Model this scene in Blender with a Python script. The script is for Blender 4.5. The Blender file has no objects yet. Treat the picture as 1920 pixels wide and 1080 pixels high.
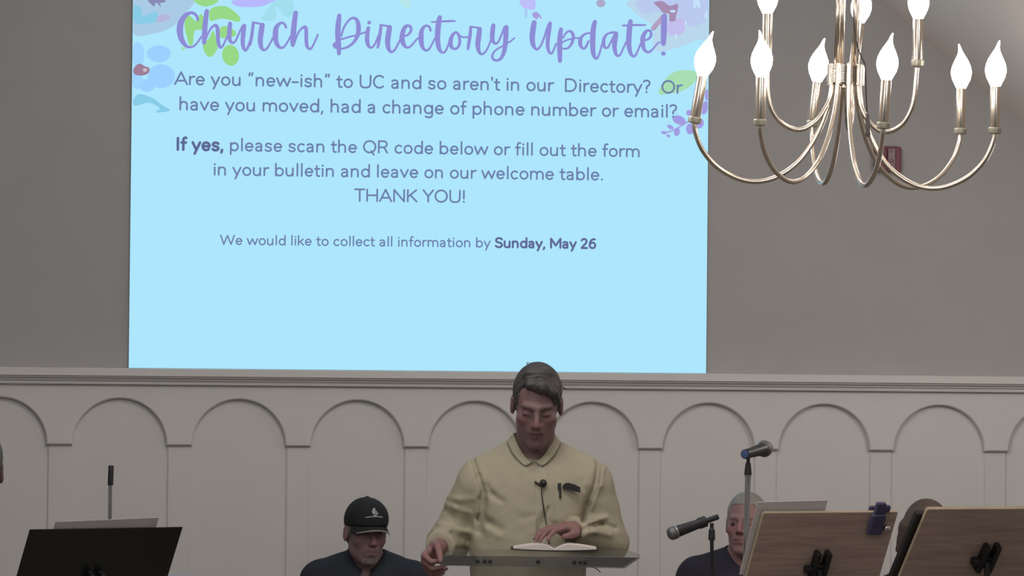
import bpy, math, random
import numpy as np
from mathutils import Vector, Matrix

# ------------------------------------------------------------------ camera, world, lights, exposure
SC = bpy.context.scene
COL = SC.collection
F_PX, PITCH, YAW, ROLL = 7440.0, 0.0188, math.radians(6.0), 0.0097
CAM = np.array([0.0, 0.0, 1.7])
FWD = np.array([math.sin(YAW) * math.cos(PITCH), math.cos(YAW) * math.cos(PITCH), math.sin(PITCH)])
H0 = np.array([math.cos(YAW), -math.sin(YAW), 0.0])
U0 = np.cross(H0, FWD)
RGT = math.cos(ROLL) * H0 + math.sin(ROLL) * U0
UPV = -math.sin(ROLL) * H0 + math.cos(ROLL) * U0
cam_data = bpy.data.cameras.new('camera')
cam_data.sensor_width = 36.0
cam_data.lens = F_PX / 1920.0 * 36.0
cam_data.clip_start, cam_data.clip_end = 0.1, 100.0
cam = bpy.data.objects.new('camera', cam_data)
COL.objects.link(cam)
mw = Matrix.Identity(4)
for i in range(3):
    mw[i][0], mw[i][1], mw[i][2], mw[i][3] = RGT[i], UPV[i], -FWD[i], CAM[i]
cam.matrix_world = mw
SC.camera = cam

world = bpy.data.worlds.new('world')
SC.world = world
world.use_nodes = True
world.node_tree.nodes['Background'].inputs[0].default_value = (0.95, 0.99, 1.0, 1)
world.node_tree.nodes['Background'].inputs[1].default_value = 0.09

def lamp(name, loc, radius, power, color):
    l = bpy.data.lights.new(name, 'POINT')
    l.shadow_soft_size, l.energy, l.color = radius, power, color
    o = bpy.data.objects.new(name, l)
    o.location = loc
    COL.objects.link(o)
    return o
# the hall's other pendant lights, above and ahead of the frame
WARM = (0.93, 0.985, 1.0)
lamp('pendant_light', (0.0, 9.6, 2.95), 0.3, 42, WARM)
lamp('pendant_light', (3.5, 12.9, 2.15), 0.12, 15, (1.0, 0.93, 0.86))
lamp('pendant_light', (1.2, 10.8, 3.75), 0.35, 58, WARM)
lamp('pendant_light', (2.4, 6.0, 3.1), 0.3, 55, WARM)
lamp('pendant_light', (0.0, 5.5, 3.0), 0.3, 40, WARM)

vs = SC.view_settings
vs.view_transform, vs.look, vs.exposure, vs.gamma = 'Standard', 'None', 0.0, 1.0
vs.use_curve_mapping = False

# ------------------------------------------------------------------ helpers
def P(px, py, d):
    """world point seen at photo pixel (px, py), d metres along the view axis"""
    return CAM + d * (FWD + RGT * ((px - 960) / F_PX) - UPV * ((py - 540) / F_PX))

WALL_Y = 14.6
def wall_pt(px, py, y=WALL_Y):
    r = FWD + RGT * ((px - 960) / F_PX) - UPV * ((py - 540) / F_PX)
    return CAM + r * (y / r[1])

def lin(c):
    o = []
    for v in c[:3]:
        v = v / 255.0
        o.append(v / 12.92 if v <= 0.04045 else ((v + 0.055) / 1.055) ** 2.4)
    return (o[0], o[1], o[2], 1.0)

def mat(name, rgb, rough=0.6, metal=0.0, noise=0.0, scale=30.0, spec=0.5, bump=0.0, bscale=None, stretch=None):
    m = bpy.data.materials.new(name)
    m.use_nodes = True
    nt = m.node_tree
    b = nt.nodes['Principled BSDF']
    c = lin(rgb)
    b.inputs['Base Color'].default_value = c
    b.inputs['Roughness'].default_value = rough
    b.inputs['Metallic'].default_value = metal
    b.inputs['Specular IOR Level'].default_value = spec
    if noise or bump:
        tc = nt.nodes.new('ShaderNodeTexCoord')
        mp = nt.nodes.new('ShaderNodeMapping')
        if stretch:
            mp.inputs['Scale'].default_value = stretch
        nt.links.new(tc.outputs['Object'], mp.inputs[0])
        n = nt.nodes.new('ShaderNodeTexNoise')
        n.inputs['Scale'].default_value = scale
        n.inputs['Detail'].default_value = 6
        nt.links.new(mp.outputs[0], n.inputs['Vector'])
        if noise:
            r = nt.nodes.new('ShaderNodeValToRGB')
            r.color_ramp.elements[0].position, r.color_ramp.elements[1].position = 0.3, 0.7
            r.color_ramp.elements[0].color = tuple(v * (1 - noise) for v in c[:3]) + (1,)
            r.color_ramp.elements[1].color = tuple(min(1, v * (1 + noise)) for v in c[:3]) + (1,)
            nt.links.new(n.outputs['Fac'], r.inputs[0])
            nt.links.new(r.outputs[0], b.inputs['Base Color'])
        if bump:
            n2 = n
            if bscale:
                n2 = nt.nodes.new('ShaderNodeTexNoise')
                n2.inputs['Scale'].default_value = bscale
                nt.links.new(mp.outputs[0], n2.inputs['Vector'])
            bp = nt.nodes.new('ShaderNodeBump')
            bp.inputs['Strength'].default_value = bump
            bp.inputs['Distance'].default_value = 0.004
            nt.links.new(n2.outputs['Fac'], bp.inputs['Height'])
            nt.links.new(bp.outputs[0], b.inputs['Normal'])
    return m

def emit(name, rgb, strength=1.0):
    m = bpy.data.materials.new(name)
    m.use_nodes = True
    nt = m.node_tree
    for n in list(nt.nodes):
        nt.nodes.remove(n)
    e = nt.nodes.new('ShaderNodeEmission')
    e.inputs[0].default_value = lin(rgb)
    e.inputs[1].default_value = strength
    o = nt.nodes.new('ShaderNodeOutputMaterial')
    nt.links.new(e.outputs[0], o.inputs[0])
    return m

def tinted(name, rough=0.55, noise=0.0):
    """principled surface whose own colour is stored per vertex (skin, lips, brows, stubble)"""
    m = bpy.data.materials.new(name)
    m.use_nodes = True
    nt = m.node_tree
    b = nt.nodes['Principled BSDF']
    b.inputs['Roughness'].default_value = rough
    b.inputs['Specular IOR Level'].default_value = 0.3
    a = nt.nodes.new('ShaderNodeAttribute')
    a.attribute_name = 'tint'
    nt.links.new(a.outputs['Color'], b.inputs['Base Color'])
    return m

def acrylic(name, rgb, see=0.75):
    m = bpy.data.materials.new(name)
    m.use_nodes = True
    nt = m.node_tree
    for n in list(nt.nodes):
        nt.nodes.remove(n)
    t = nt.nodes.new('ShaderNodeBsdfTransparent')
    t.inputs[0].default_value = lin(rgb)
    g = nt.nodes.new('ShaderNodeBsdfPrincipled')
    g.inputs['Base Color'].default_value = lin(rgb)
    g.inputs['Roughness'].default_value = 0.12
    mx = nt.nodes.new('ShaderNodeMixShader')
    mx.inputs[0].default_value = 1 - see
    nt.links.new(t.outputs[0], mx.inputs[1])
    nt.links.new(g.outputs[0], mx.inputs[2])
    o = nt.nodes.new('ShaderNodeOutputMaterial')
    nt.links.new(mx.outputs[0], o.inputs[0])
    return m

def link(name, me, m=None, parent=None, smooth=False, matrix=None):
    o = bpy.data.objects.new(name, me)
    COL.objects.link(o)
    if m is not None:
        me.materials.append(m)
    if smooth:
        me.polygons.foreach_set('use_smooth', np.ones(len(me.polygons), dtype=bool))
    if matrix is not None:
        o.matrix_world = matrix
    if parent is not None:
        o.parent = parent
    return o

def tag(o, label=None, cat=None, group=None, kind=None):
    if label: o['label'] = label
    if cat: o['category'] = cat
    if group: o['group'] = group
    if kind: o['kind'] = kind
    return o

def empty(name, loc=(0, 0, 0), rz=0.0):
    o = bpy.data.objects.new(name, None)
    o.empty_display_size = 0.1
    o.location = tuple(float(v) for v in loc)
    o.rotation_euler = (0, 0, rz)
    COL.objects.link(o)
    return o

def unit(v):
    v = np.asarray(v, float)
    return v / (np.linalg.norm(v) + 1e-12)

def crom(pts, n=6, closed=False):
    """Catmull-Rom through points of any width"""
    p = np.asarray(pts, float)
    N = len(p)
    out = []
    segs = N if closed else N - 1
    for i in range(segs):
        if closed:
            a, b, c, d = p[(i - 1) % N], p[i], p[(i + 1) % N], p[(i + 2) % N]
        else:
            a, b, c, d = p[max(i - 1, 0)], p[i], p[i + 1], p[min(i + 2, N - 1)]
        for k in range(n):
            t = k / n
            out.append(0.5 * ((2 * b) + (-a + c) * t + (2 * a - 5 * b + 4 * c - d) * t * t + (-a + 3 * b - 3 * c + d) * t ** 3))
    if not closed:
        out.append(p[-1])
    return np.array(out)

class MB:
    """collects shapes and links them as ONE mesh"""
    def __init__(self):
        self.v, self.f = [], []
    def add(self, v, f):
        b = len(self.v)
        self.v += [tuple(float(c) for c in q) for q in v]
        self.f += [tuple(i + b for i in q) for q in f]
        return self
    def box(self, c, s, R=None, bev=0.0):
        """box centre c, full size s, axes rows R; chamfered when bev > 0"""
        c, h = np.asarray(c, float), np.asarray(s, float) / 2
        R = np.eye(3) if R is None else np.asarray(R, float)
        if bev <= 0:
            q = [(x, y, z) for x in (-1, 1) for y in (-1, 1) for z in (-1, 1)]
            v = [c + (np.array(k) * h) @ R for k in q]
            f = [(0, 1, 3, 2), (4, 6, 7, 5), (0, 4, 5, 1), (2, 3, 7, 6), (0, 2, 6, 4), (1, 5, 7, 3)]
            return self.add(v, f)
        bev = min(bev, 0.9 * min(h))
        v, idx = [], {}
        for x in (-1, 1):
            for y in (-1, 1):
                for z in (-1, 1):
                    for a in range(3):
                        k = np.array([x, y, z], float) * (h - bev)
                        k[a] = (x, y, z)[a] * h[a]
                        idx[(x, y, z, a)] = len(v)
                        v.append(c + k @ R)
        f = []
        for a in range(3):
            b, d = (a + 1) % 3, (a + 2) % 3
            for s_ in (-1, 1):
                q = []
                for (u, w) in ((-1, -1), (1, -1), (1, 1), (-1, 1)):
                    k = [0, 0, 0]; k[a], k[b], k[d] = s_, u, w
                    q.append(idx[tuple(k) + (a,)])
                f.append(q if s_ > 0 else q[::-1])
            for u in (-1, 1):
                for w in (-1, 1):
                    k0 = [0, 0, 0]; k1 = [0, 0, 0]
                    k0[a], k0[b], k0[d] = -1, u, w
                    k1[a], k1[b], k1[d] = 1, u, w
                    q = [idx[tuple(k0) + (b,)], idx[tuple(k1) + (b,)], idx[tuple(k1) + (d,)], idx[tuple(k0) + (d,)]]
                    f.append(q if u * w < 0 else q[::-1])
        for x in (-1, 1):
            for y in (-1, 1):
                for z in (-1, 1):
                    q = [idx[(x, y, z, a)] for a in range(3)]
                    f.append(q if x * y * z > 0 else q[::-1])
        return self.add(v, f)
    def tube(self, pts, r, n=12, caps=True):
        p = np.asarray(pts, float)
        N = len(p)
        rr = np.full(N, r, float) if np.isscalar(r) else np.asarray(r, float)
        T = np.gradient(p, axis=0)
        T /= np.linalg.norm(T, axis=1)[:, None] + 1e-12
        ref = np.array([0, 0, 1.0]) if abs(T[0][2]) < 0.9 else np.array([1.0, 0, 0])
        A = unit(np.cross(T[0], ref))
        v, f = [], []
        for i in range(N):
            A = unit(A - T[i] * (A @ T[i]))
            B = np.cross(T[i], A)
            for k in range(n):
                t = 2 * math.pi * k / n
                v.append(p[i] + rr[i] * (math.cos(t) * A + math.sin(t) * B))
        for i in range(N - 1):
            for k in range(n):
                k2 = (k + 1) % n
                f.append((i * n + k, i * n + k2, (i + 1) * n + k2, (i + 1) * n + k))
        if caps:
            f.append(tuple(range(n))[::-1])
            f.append(tuple((N - 1) * n + k for k in range(n)))
        return self.add(v, f)
    def lathe(self, prof, c=(0, 0, 0), axis=(0, 0, 1), n=24):
        """prof: (radius, height) pairs around axis"""
        ax = unit(axis)
        A = unit(np.cross(ax, (0, 0, 1) if abs(ax[2]) < 0.9 else (1, 0, 0)))
        B = np.cross(ax, A)
        c = np.asarray(c, float)
        v, f = [], []
        for (r, h) in prof:
            for k in range(n):
                t = 2 * math.pi * k / n
                v.append(c + ax * h + max(r, 1e-5) * (math.cos(t) * A + math.sin(t) * B))
        for i in range(len(prof) - 1):
            for k in range(n):
                k2 = (k + 1) % n
                f.append((i * n + k, i * n + k2, (i + 1) * n + k2, (i + 1) * n + k))
        f.append(tuple(range(n))[::-1])
        f.append(tuple((len(prof) - 1) * n + k for k in range(n)))
        return self.add(v, f)
    def prism(self, poly, d):
        """closed planar outline (3-D points) pushed along vector d"""
        p = np.asarray(poly, float)
        n = len(p)
        v = list(p) + list(p + np.asarray(d, float))
        f = [tuple(range(n)), tuple(range(2 * n - 1, n - 1, -1))]
        for i in range(n):
            j = (i + 1) % n
            f.append((i, i + n, j + n, j))
        return self.add(v, f)
    def build(self, name, m=None, parent=None, smooth=False, origin=None, rz=0.0, fix=True):
        """origin: vertices were given in world space; move them to an object at origin turned by rz"""
        v = np.array(self.v, float).reshape(-1, 3)
        if origin is not None:
            c, s = math.cos(-rz), math.sin(-rz)
            v = (v - np.asarray(origin, float)) @ np.array([[c, -s, 0], [s, c, 0], [0, 0, 1]]).T
        me = bpy.data.meshes.new(name)
        me.from_pydata(v.tolist(), [], self.f)
        if fix:
            import bmesh
            bm = bmesh.new(); bm.from_mesh(me)
            bmesh.ops.recalc_face_normals(bm, faces=bm.faces)
            bm.to_mesh(me); bm.free()
        me.update()
        o = link(name, me, m, parent, smooth)
        if origin is not None and parent is None:
            o.location = tuple(float(q) for q in origin)
            o.rotation_euler = (0, 0, rz)
        return o

def smooth_by_angle(o, deg=40):
    me = o.data
    me.polygons.foreach_set('use_smooth', np.ones(len(me.polygons), dtype=bool))
    try:
        me.set_sharp_from_angle(angle=math.radians(deg))
    except Exception:
        pass
    return o

# ------------------------------------------------------------------ signed-distance modelling
def smin(a, b, k):
    h = np.clip(0.5 + 0.5 * (b - a) / k, 0, 1)
    return b * (1 - h) + a * h - k * h * (1 - h)
def smax(a, b, k):
    return -smin(-a, -b, k)
def ell(p, c, r):
    q = p - np.asarray(c, np.float32)
    r = np.asarray(r, np.float32)
    k0 = np.sqrt(((q / r) ** 2).sum(-1)) + 1e-6
    k1 = np.sqrt(((q / (r * r)) ** 2).sum(-1)) + 1e-6
    return k0 * (k0 - 1) / k1
def cap(p, a, b, r0, r1=None):
    r1 = r0 if r1 is None else r1
    a, b = np.asarray(a, np.float32), np.asarray(b, np.float32)
    ab = b - a
    q = p - a
    t = np.clip((q @ ab) / (ab @ ab + 1e-9), 0, 1)
    return np.sqrt(((q - t[:, None] * ab) ** 2).sum(-1)) - (r0 + (r1 - r0) * t)
def rbox(p, c, h, r):
    q = np.abs(p - np.asarray(c, np.float32)) - (np.asarray(h, np.float32) - r)
    return np.sqrt((np.maximum(q, 0) ** 2).sum(-1)) + np.minimum(q.max(-1), 0) - r
def seg2(x, z, a, b):
    ax, az = a; bx, bz = b
    dx, dz = bx - ax, bz - az
    t = np.clip(((x - ax) * dx + (z - az) * dz) / (dx * dx + dz * dz + 1e-9), 0, 1)
    return np.sqrt((x - ax - t * dx) ** 2 + (z - az - t * dz) ** 2), t
def near(p, c, rad, fn):
    """evaluate fn only inside a ball; a safe positive distance elsewhere"""
    dist = np.sqrt(((p - np.asarray(c, np.float32)) ** 2).sum(-1))
    out = (dist - rad + 0.04).astype(np.float32)
    out = np.maximum(out, 0.04)
    m = dist < rad
    if m.any():
        out[m] = fn(p[m])
    return out
def rot3(pitch, yaw, roll=0.0):
    """pitch > 0 looks down, yaw > 0 turns to +x, roll > 0 leans the crown to +x; columns are the local axes"""
    ca, sa = math.cos(pitch), math.sin(pitch)
    Rx = np.array([[1, 0, 0], [0, ca, -sa], [0, sa, ca]])
    cb, sb = math.cos(yaw), math.sin(yaw)
    Rz = np.array([[cb, -sb, 0], [sb, cb, 0], [0, 0, 1]])
    cr, sr = math.cos(roll), math.sin(roll)
    Ry = np.array([[cr, 0, sr], [0, 1, 0], [-sr, 0, cr]])
    return Ry @ Rz @ Rx

def surface(f, lo, hi, h, B=8):
    """surface nets over the blocks of a grid that the zero level of f passes through"""
    lo, hi = np.asarray(lo, float), np.asarray(hi, float)
    nb = np.ceil((hi - lo) / (h * B)).astype(int)
    NX, NY, NZ = nb * B + 2
    gi = np.stack(np.meshgrid(*[np.arange(n) for n in nb], indexing='ij'), -1).reshape(-1, 3)
    cen = (lo + (gi + 0.5) * B * h).astype(np.float32)
    fv = np.concatenate([f(cen[i:i + 60000]) for i in range(0, len(cen), 60000)])
    gi = gi[np.abs(fv) < B * h * 0.9 * 1.5 + 0.004]
    off = np.stack(np.meshgrid(*[np.arange(B + 1)] * 3, indexing='ij'), -1).reshape(-1, 3)
    VK, VP, Q = [], [], []
    n1 = B + 1
    for s in range(0, len(gi), 150):
        g = gi[s:s + 150]
        ip = g[:, None, :] * B + off[None]
        pts = (lo + ip * h).astype(np.float32).reshape(-1, 3)
        v = f(pts).reshape(len(g), n1, n1, n1)
        s_ = v < 0
        acc = np.zeros((len(g), B, B, B, 3)); cnt = np.zeros((len(g), B, B, B))
        for ax in range(3):
            for a in (0, 1):
                for b in (0, 1):
                    i0 = [slice(None)] + [None] * 3; i1 = [slice(None)] + [None] * 3
                    o1, o2 = [q for q in range(3) if q != ax]
                    for q, st in ((o1, a), (o2, b)):
                        i0[q + 1] = slice(st, st + B); i1[q + 1] = slice(st, st + B)
                    i0[ax + 1] = slice(0, B); i1[ax + 1] = slice(1, B + 1)
                    v0, v1 = v[tuple(i0)], v[tuple(i1)]
                    ch = (v0 < 0) != (v1 < 0)
                    t = np.where(ch, v0 / (v0 - v1 + 1e-12), 0)
                    acc[..., ax] += np.where(ch, t, 0)
                    acc[..., o1] += np.where(ch, a, 0)
                    acc[..., o2] += np.where(ch, b, 0)
                    cnt += ch
        w = np.argwhere(cnt > 0)
        if not len(w):
            continue
        cell = g[w[:, 0]] * B + w[:, 1:]
        pos = lo + (cell + acc[tuple(w.T)] / cnt[tuple(w.T)][:, None]) * h
        VK.append(cell[:, 0] + NX * (cell[:, 1] + NY * cell[:, 2])); VP.append(pos)
        for ax in range(3):
            i0 = (slice(None),) + (slice(0, B),) * 3
            i1 = [slice(None)] + [slice(0, B)] * 3; i1[ax + 1] = slice(1, B + 1)
            a_, b_ = s_[i0], s_[tuple(i1)]
            w = np.argwhere(a_ != b_)
            if not len(w):
                continue
            ins = a_[tuple(w.T)]
            cell = g[w[:, 0]] * B + w[:, 1:]
            o1, o2 = (ax + 1) % 3, (ax + 2) % 3
            q = []
            for (d1, d2) in ((0, 0), (-1, 0), (-1, -1), (0, -1)):
                c2 = cell.copy(); c2[:, o1] += d1; c2[:, o2] += d2
                q.append(c2[:, 0] + NX * (c2[:, 1] + NY * c2[:, 2]))
            q = np.stack(q, 1)
            q[~ins] = q[~ins][:, ::-1]
            Q.append(q)
    VK, VP, Q = np.concatenate(VK), np.concatenate(VP), np.concatenate(Q)
    o = np.argsort(VK); VK, VP = VK[o], VP[o]
    ix = np.searchsorted(VK, Q); ix = np.minimum(ix, len(VK) - 1)
    ok = (VK[ix] == Q).all(1)
    return VP, ix[ok]

def relax(V, Fq, it=1, lam=0.5):
    for _ in range(it):
        acc = np.zeros_like(V); cnt = np.zeros(len(V))
        for a in range(4):
            b = (a + 1) % 4
            np.add.at(acc, Fq[:, a], V[Fq[:, b]]); np.add.at(cnt, Fq[:, a], 1)
            np.add.at(acc, Fq[:, b], V[Fq[:, a]]); np.add.at(cnt, Fq[:, b], 1)
        V = V + lam * (acc / np.maximum(cnt, 1)[:, None] - V)
    return V

def sdf_obj(name, f, lo, hi, h, m, parent=None, tint=None, it=1):
    V, Q = surface(f, lo, hi, h)
    V = relax(V, Q, it)
    me = bpy.data.meshes.new(name)
    me.vertices.add(len(V)); me.vertices.foreach_set('co', V.astype(np.float32).ravel())
    me.loops.add(len(Q) * 4); me.loops.foreach_set('vertex_index', Q.astype(np.int32).ravel())
    me.polygons.add(len(Q)); me.polygons.foreach_set('loop_start', np.arange(0, len(Q) * 4, 4, dtype=np.int32))
    me.update(calc_edges=True); me.validate()
    if tint is not None:
        c = np.ones((len(V), 4), np.float32); c[:, :3] = tint(V.astype(np.float32))
        at = me.color_attributes.new('tint', 'FLOAT_COLOR', 'POINT')
        at.data.foreach_set('color', c.ravel())
    return link(name, me, m, parent, smooth=True)

# ------------------------------------------------------------------ the room
random.seed(7)
M_WALL = mat('wall_paint_taupe', (170, 167, 166), 0.85, noise=0.02, scale=6, bump=0.05, bscale=220)
M_WHITE = mat('panel_paint_white', (213, 209, 207), 0.6, noise=0.012, scale=5)
M_CEIL = mat('ceiling_paint', (245, 232, 224), 0.9, noise=0.01, scale=8)
M_FLOOR = mat('carpet_grey', (120, 112, 104), 0.95, noise=0.15, scale=120, bump=0.3)

apex_x = wall_pt(785, 540)[0]
ea, eb = wall_pt(1625, -20), wall_pt(1920, 236)
SL = (ea[2] - eb[2]) / (eb[0] - ea[0])
apex_z = ea[2] + SL * (ea[0] - apex_x)
XR, XL = apex_x + 3.05, apex_x - 3.05
EAVE = apex_z - SL * 3.05
Y0 = -3.0
def structure(name, mb, m, **k):
    o = mb.build(name, m, **k); o['kind'] = 'structure'; return o
structure('floor', MB().box(((XL + XR) / 2, (Y0 + WALL_Y) / 2, -0.05), (XR - XL, WALL_Y - Y0, 0.1)), M_FLOOR)
structure('wall_front', MB().prism([(XL, WALL_Y, 0), (XR, WALL_Y, 0), (XR, WALL_Y, EAVE), (apex_x, WALL_Y, apex_z), (XL, WALL_Y, EAVE)], (0, 0.12, 0)), M_WALL)
structure('wall_left', MB().box((XL - 0.06, (Y0 + WALL_Y) / 2, EAVE / 2), (0.12, WALL_Y - Y0, EAVE)), M_WALL)
structure('wall_right', MB().box((XR + 0.06, (Y0 + WALL_Y) / 2, EAVE / 2), (0.12, WALL_Y - Y0, EAVE)), M_WALL)
cm = MB()
for s in (-1, 1):
    cm.prism([(apex_x, Y0, apex_z), (apex_x + s * 3.05, Y0, EAVE), (apex_x + s * 3.05, Y0, EAVE + 0.1), (apex_x, Y0, apex_z + 0.1)], (0, WALL_Y - Y0, 0))
structure('ceiling', cm, M_CEIL)

# panelled wainscot: ledge moulding, arched frieze board, pilasters
tl = [wall_pt(x, y) for x, y in ((135.7, 830.5), (360, 834), (1241.7, 842), (1459.6, 843.5), (1674, 845), (1887.5, 846.5))]
ns = np.array([0, 1, 5, 6, 7, 8], float)
PER, PX0 = np.polyfit(ns, [p[0] for p in tl], 1)
PIL_W = 0.094
SPRING = float(np.mean([wall_pt(110, 832)[2], wall_pt(425, 835.5)[2], wall_pt(1215, 842)[2], wall_pt(1650, 845.5)[2], wall_pt(1790, 846)[2]]))
LEDGE_B = float(np.mean([wall_pt(0, 719)[2], wall_pt(1920, 737)[2]]))
LEDGE_T = float(np.mean([wall_pt(0, 688)[2], wall_pt(1920, 706)[2]]))
ARCH_R = (PER - PIL_W) / 2
ARCH_H = float(np.mean([wall_pt(224, 745)[2], wall_pt(888, 752.5)[2], wall_pt(1545, 760)[2]])) - SPRING
outline = []
nmin, nmax = -4, 13
z_top = LEDGE_B + 0.02
for n in range(nmin, nmax):
    xr = PX0 + n * PER                    # right end of pilaster n
    if xr < XL + 0.25 or xr > XR - 0.05:
        continue
    outline.append((xr - PIL_W, SPRING)); outline.append((xr, SPRING))
    for k in range(1, 40):
        t = math.pi * k / 40
        outline.append((xr + ARCH_R - ARCH_R * math.cos(t), SPRING + ARCH_H * math.sin(t)))
outline.append((outline[-1][0], SPRING))
fb = MB()
xa, xb = outline[0][0], outline[-1][0]
cols = [(x, z) for x, z in outline]
# strip of quads from the scalloped lower edge up to the ledge, front at 22 mm, with its under edge
D1, D2, CH = 0.03, 0.011, 0.005
v, f = [], []
for i, (x, z) in enumerate(cols):
    corner_l = abs(z - SPRING) < 1e-6 and i + 1 < len(cols) and abs(cols[i + 1][1] - SPRING) < 1e-6     # left end of a tick
    corner_r = abs(z - SPRING) < 1e-6 and not corner_l
    if corner_l: nx, nz = 1.0, 1.0
    elif corner_r: nx, nz = -1.0, 1.0
    else:
        k = math.floor((x - PX0) / PER + 1e-6)
        cx = PX0 + k * PER + ARCH_R
        n_ = unit((x - cx, z - SPRING, 0)); nx, nz = n_[0], n_[1]
    v += [(x + nx * CH, WALL_Y - D1, z + nz * CH), (x + nx * CH, WALL_Y - D1, z_top), (x, WALL_Y, z), (x, WALL_Y - D1 + CH, z)]
for i in range(len(cols) - 1):
    a, b = 4 * i, 4 * (i + 1)
    f += [(a, b, b + 1, a + 1), (a, a + 3, b + 3, b), (a + 3, a + 2, b + 2, b + 3)]
fb.add(v, f)
structure('trim_1', fb, M_WHITE)
pm = MB()
for n in range(nmin, nmax):
    xr = PX0 + n * PER
    if xr < XL + 0.25 or xr > XR - 0.05:
        continue
    pm.box((xr - PIL_W / 2, WALL_Y - D2 / 2, SPRING / 2 + 0.005), (PIL_W - 0.008, D2, SPRING + 0.01), bev=0.006)
structure('trim_2', pm, M_WHITE)
structure('trim_3', MB().box(((XL + XR) / 2, WALL_Y - 0.002, (LEDGE_B + 0.01) / 2), (XR - XL, 0.004, LEDGE_B + 0.01)), M_WHITE)
hgt = LEDGE_T - LEDGE_B
prof = [(0, 1.0), (0.085, 1.0), (0.09, 0.96), (0.09, 0.55), (0.078, 0.5), (0.078, 0.44), (0.06, 0.36), (0.06, 0.27), (0.05, 0.22), (0.05, 0.05), (0.044, 0), (0, 0)]
structure('trim_4', MB().prism([(XL, WALL_Y - a, LEDGE_B + b * hgt) for a, b in prof], (XR - XL, 0, 0)), M_WHITE)

# ------------------------------------------------------------------ projection screen and its slide
SCR_Y = WALL_Y - 0.013
M_SCREEN = emit('slide_light_blue', (174, 230, 253))
s0 = [wall_pt(241, 687, SCR_Y), wall_pt(1323, 698, SCR_Y), wall_pt(1331, -26, SCR_Y), wall_pt(250, -40, SCR_Y)]
zb = LEDGE_T + 0.0008
sx0, sx1 = (s0[0][0] + s0[3][0]) / 2, (s0[1][0] + s0[2][0]) / 2
sxc, szc, szh = (sx0 + sx1) / 2, (zb + s0[3][2] + 0.12) / 2, s0[3][2] + 0.12 - zb
M_SHEET = mat('screen_sheet', (150, 152, 156), 0.8, noise=0.01)
scr = MB().box((sxc, SCR_Y + 0.006, szc), (sx1 - sx0, 0.012, szh)).build('projection_screen', M_SHEET, origin=(sxc, SCR_Y, zb))
MB().add([(sx0, SCR_Y - 0.0005, zb), (sx1, SCR_Y - 0.0005, zb), (sx1, SCR_Y - 0.0005, zb + szh), (sx0, SCR_Y - 0.0005, zb + szh)], [(0, 1, 2, 3)]).build('slide_picture', M_SCREEN, parent=scr, origin=(sxc, SCR_Y, zb), fix=False)
tag(scr, 'large glowing projected slide above the ledge, pale blue with flowers and purple heading', 'projection screen')

def sp(px, py, off=0.0):
    p = wall_pt(px, py, SCR_Y - 0.001 - off)
    p[0] = min(max(p[0], sx0 + 0.002), sx1 - 0.002)
    return p

class Flat(MB):
    def ribbon(self, pts, w, off, fn):
        """stroke with round ends; pts in flat coordinates, w full widths, fn maps to world"""
        pts = np.asarray(pts, float)
        w = np.full(len(pts), w, float) if np.isscalar(w) else np.asarray(w, float)
        for i in range(len(pts)):
            c = [fn(pts[i][0] + w[i] / 2 * math.cos(t), pts[i][1] + w[i] / 2 * math.sin(t), off) for t in np.linspace(0, 2 * math.pi, 9)[:-1]]
            self.add(c, [tuple(range(8))])
            if i + 1 < len(pts):
                d = pts[i + 1] - pts[i]
                L = np.hypot(*d)
                if L < 1e-9: continue
                nx, ny = -d[1] / L, d[0] / L
                a, b = pts[i], pts[i + 1]
                q = [(a[0] + nx * w[i] / 2, a[1] + ny * w[i] / 2), (a[0] - nx * w[i] / 2, a[1] - ny * w[i] / 2),
                     (b[0] - nx * w[i + 1] / 2, b[1] - ny * w[i + 1] / 2), (b[0] + nx * w[i + 1] / 2, b[1] + ny * w[i + 1] / 2)]
                self.add([fn(x, y, off) for x, y in q], [(0, 1, 2, 3)])
        return self
    def blob(self, pts, off, fn, n=5):
        c = crom(pts, n, closed=True)
        self.add([fn(x, y, off) for x, y in c], [tuple(range(len(c)))])
        return self
    def oval(self, cx, cy, rx, ry, off, fn, n=20, a=0.0):
        ca, sa = math.cos(a), math.sin(a)
        c = []
        for t in np.linspace(0, 2 * math.pi, n, endpoint=False):
            x, y = rx * math.cos(t), ry * math.sin(t)
            c.append(fn(cx + x * ca - y * sa, cy + x * sa + y * ca, off))
        self.add(c, [tuple(range(n))])
        return self
SO = scr.location
def slide_part(fl, name, m):
    return fl.build(name, m, parent=scr, origin=SO, fix=False)

def crop(ox, oy, s):
    return lambda x, y, off: sp(ox + x / s, oy + y / s, off)
C2, C3, C4, C5, C6, C7, C8 = crop(240, 0, 8.309), crop(440, 0, 8.306), crop(610, 0, 8.305), crop(790, 0, 8.305), crop(970, 0, 8.306), crop(1140, 0, 8.31), crop(240, 80, 6.75)
C9 = crop(800, 130, 3.623)

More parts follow.
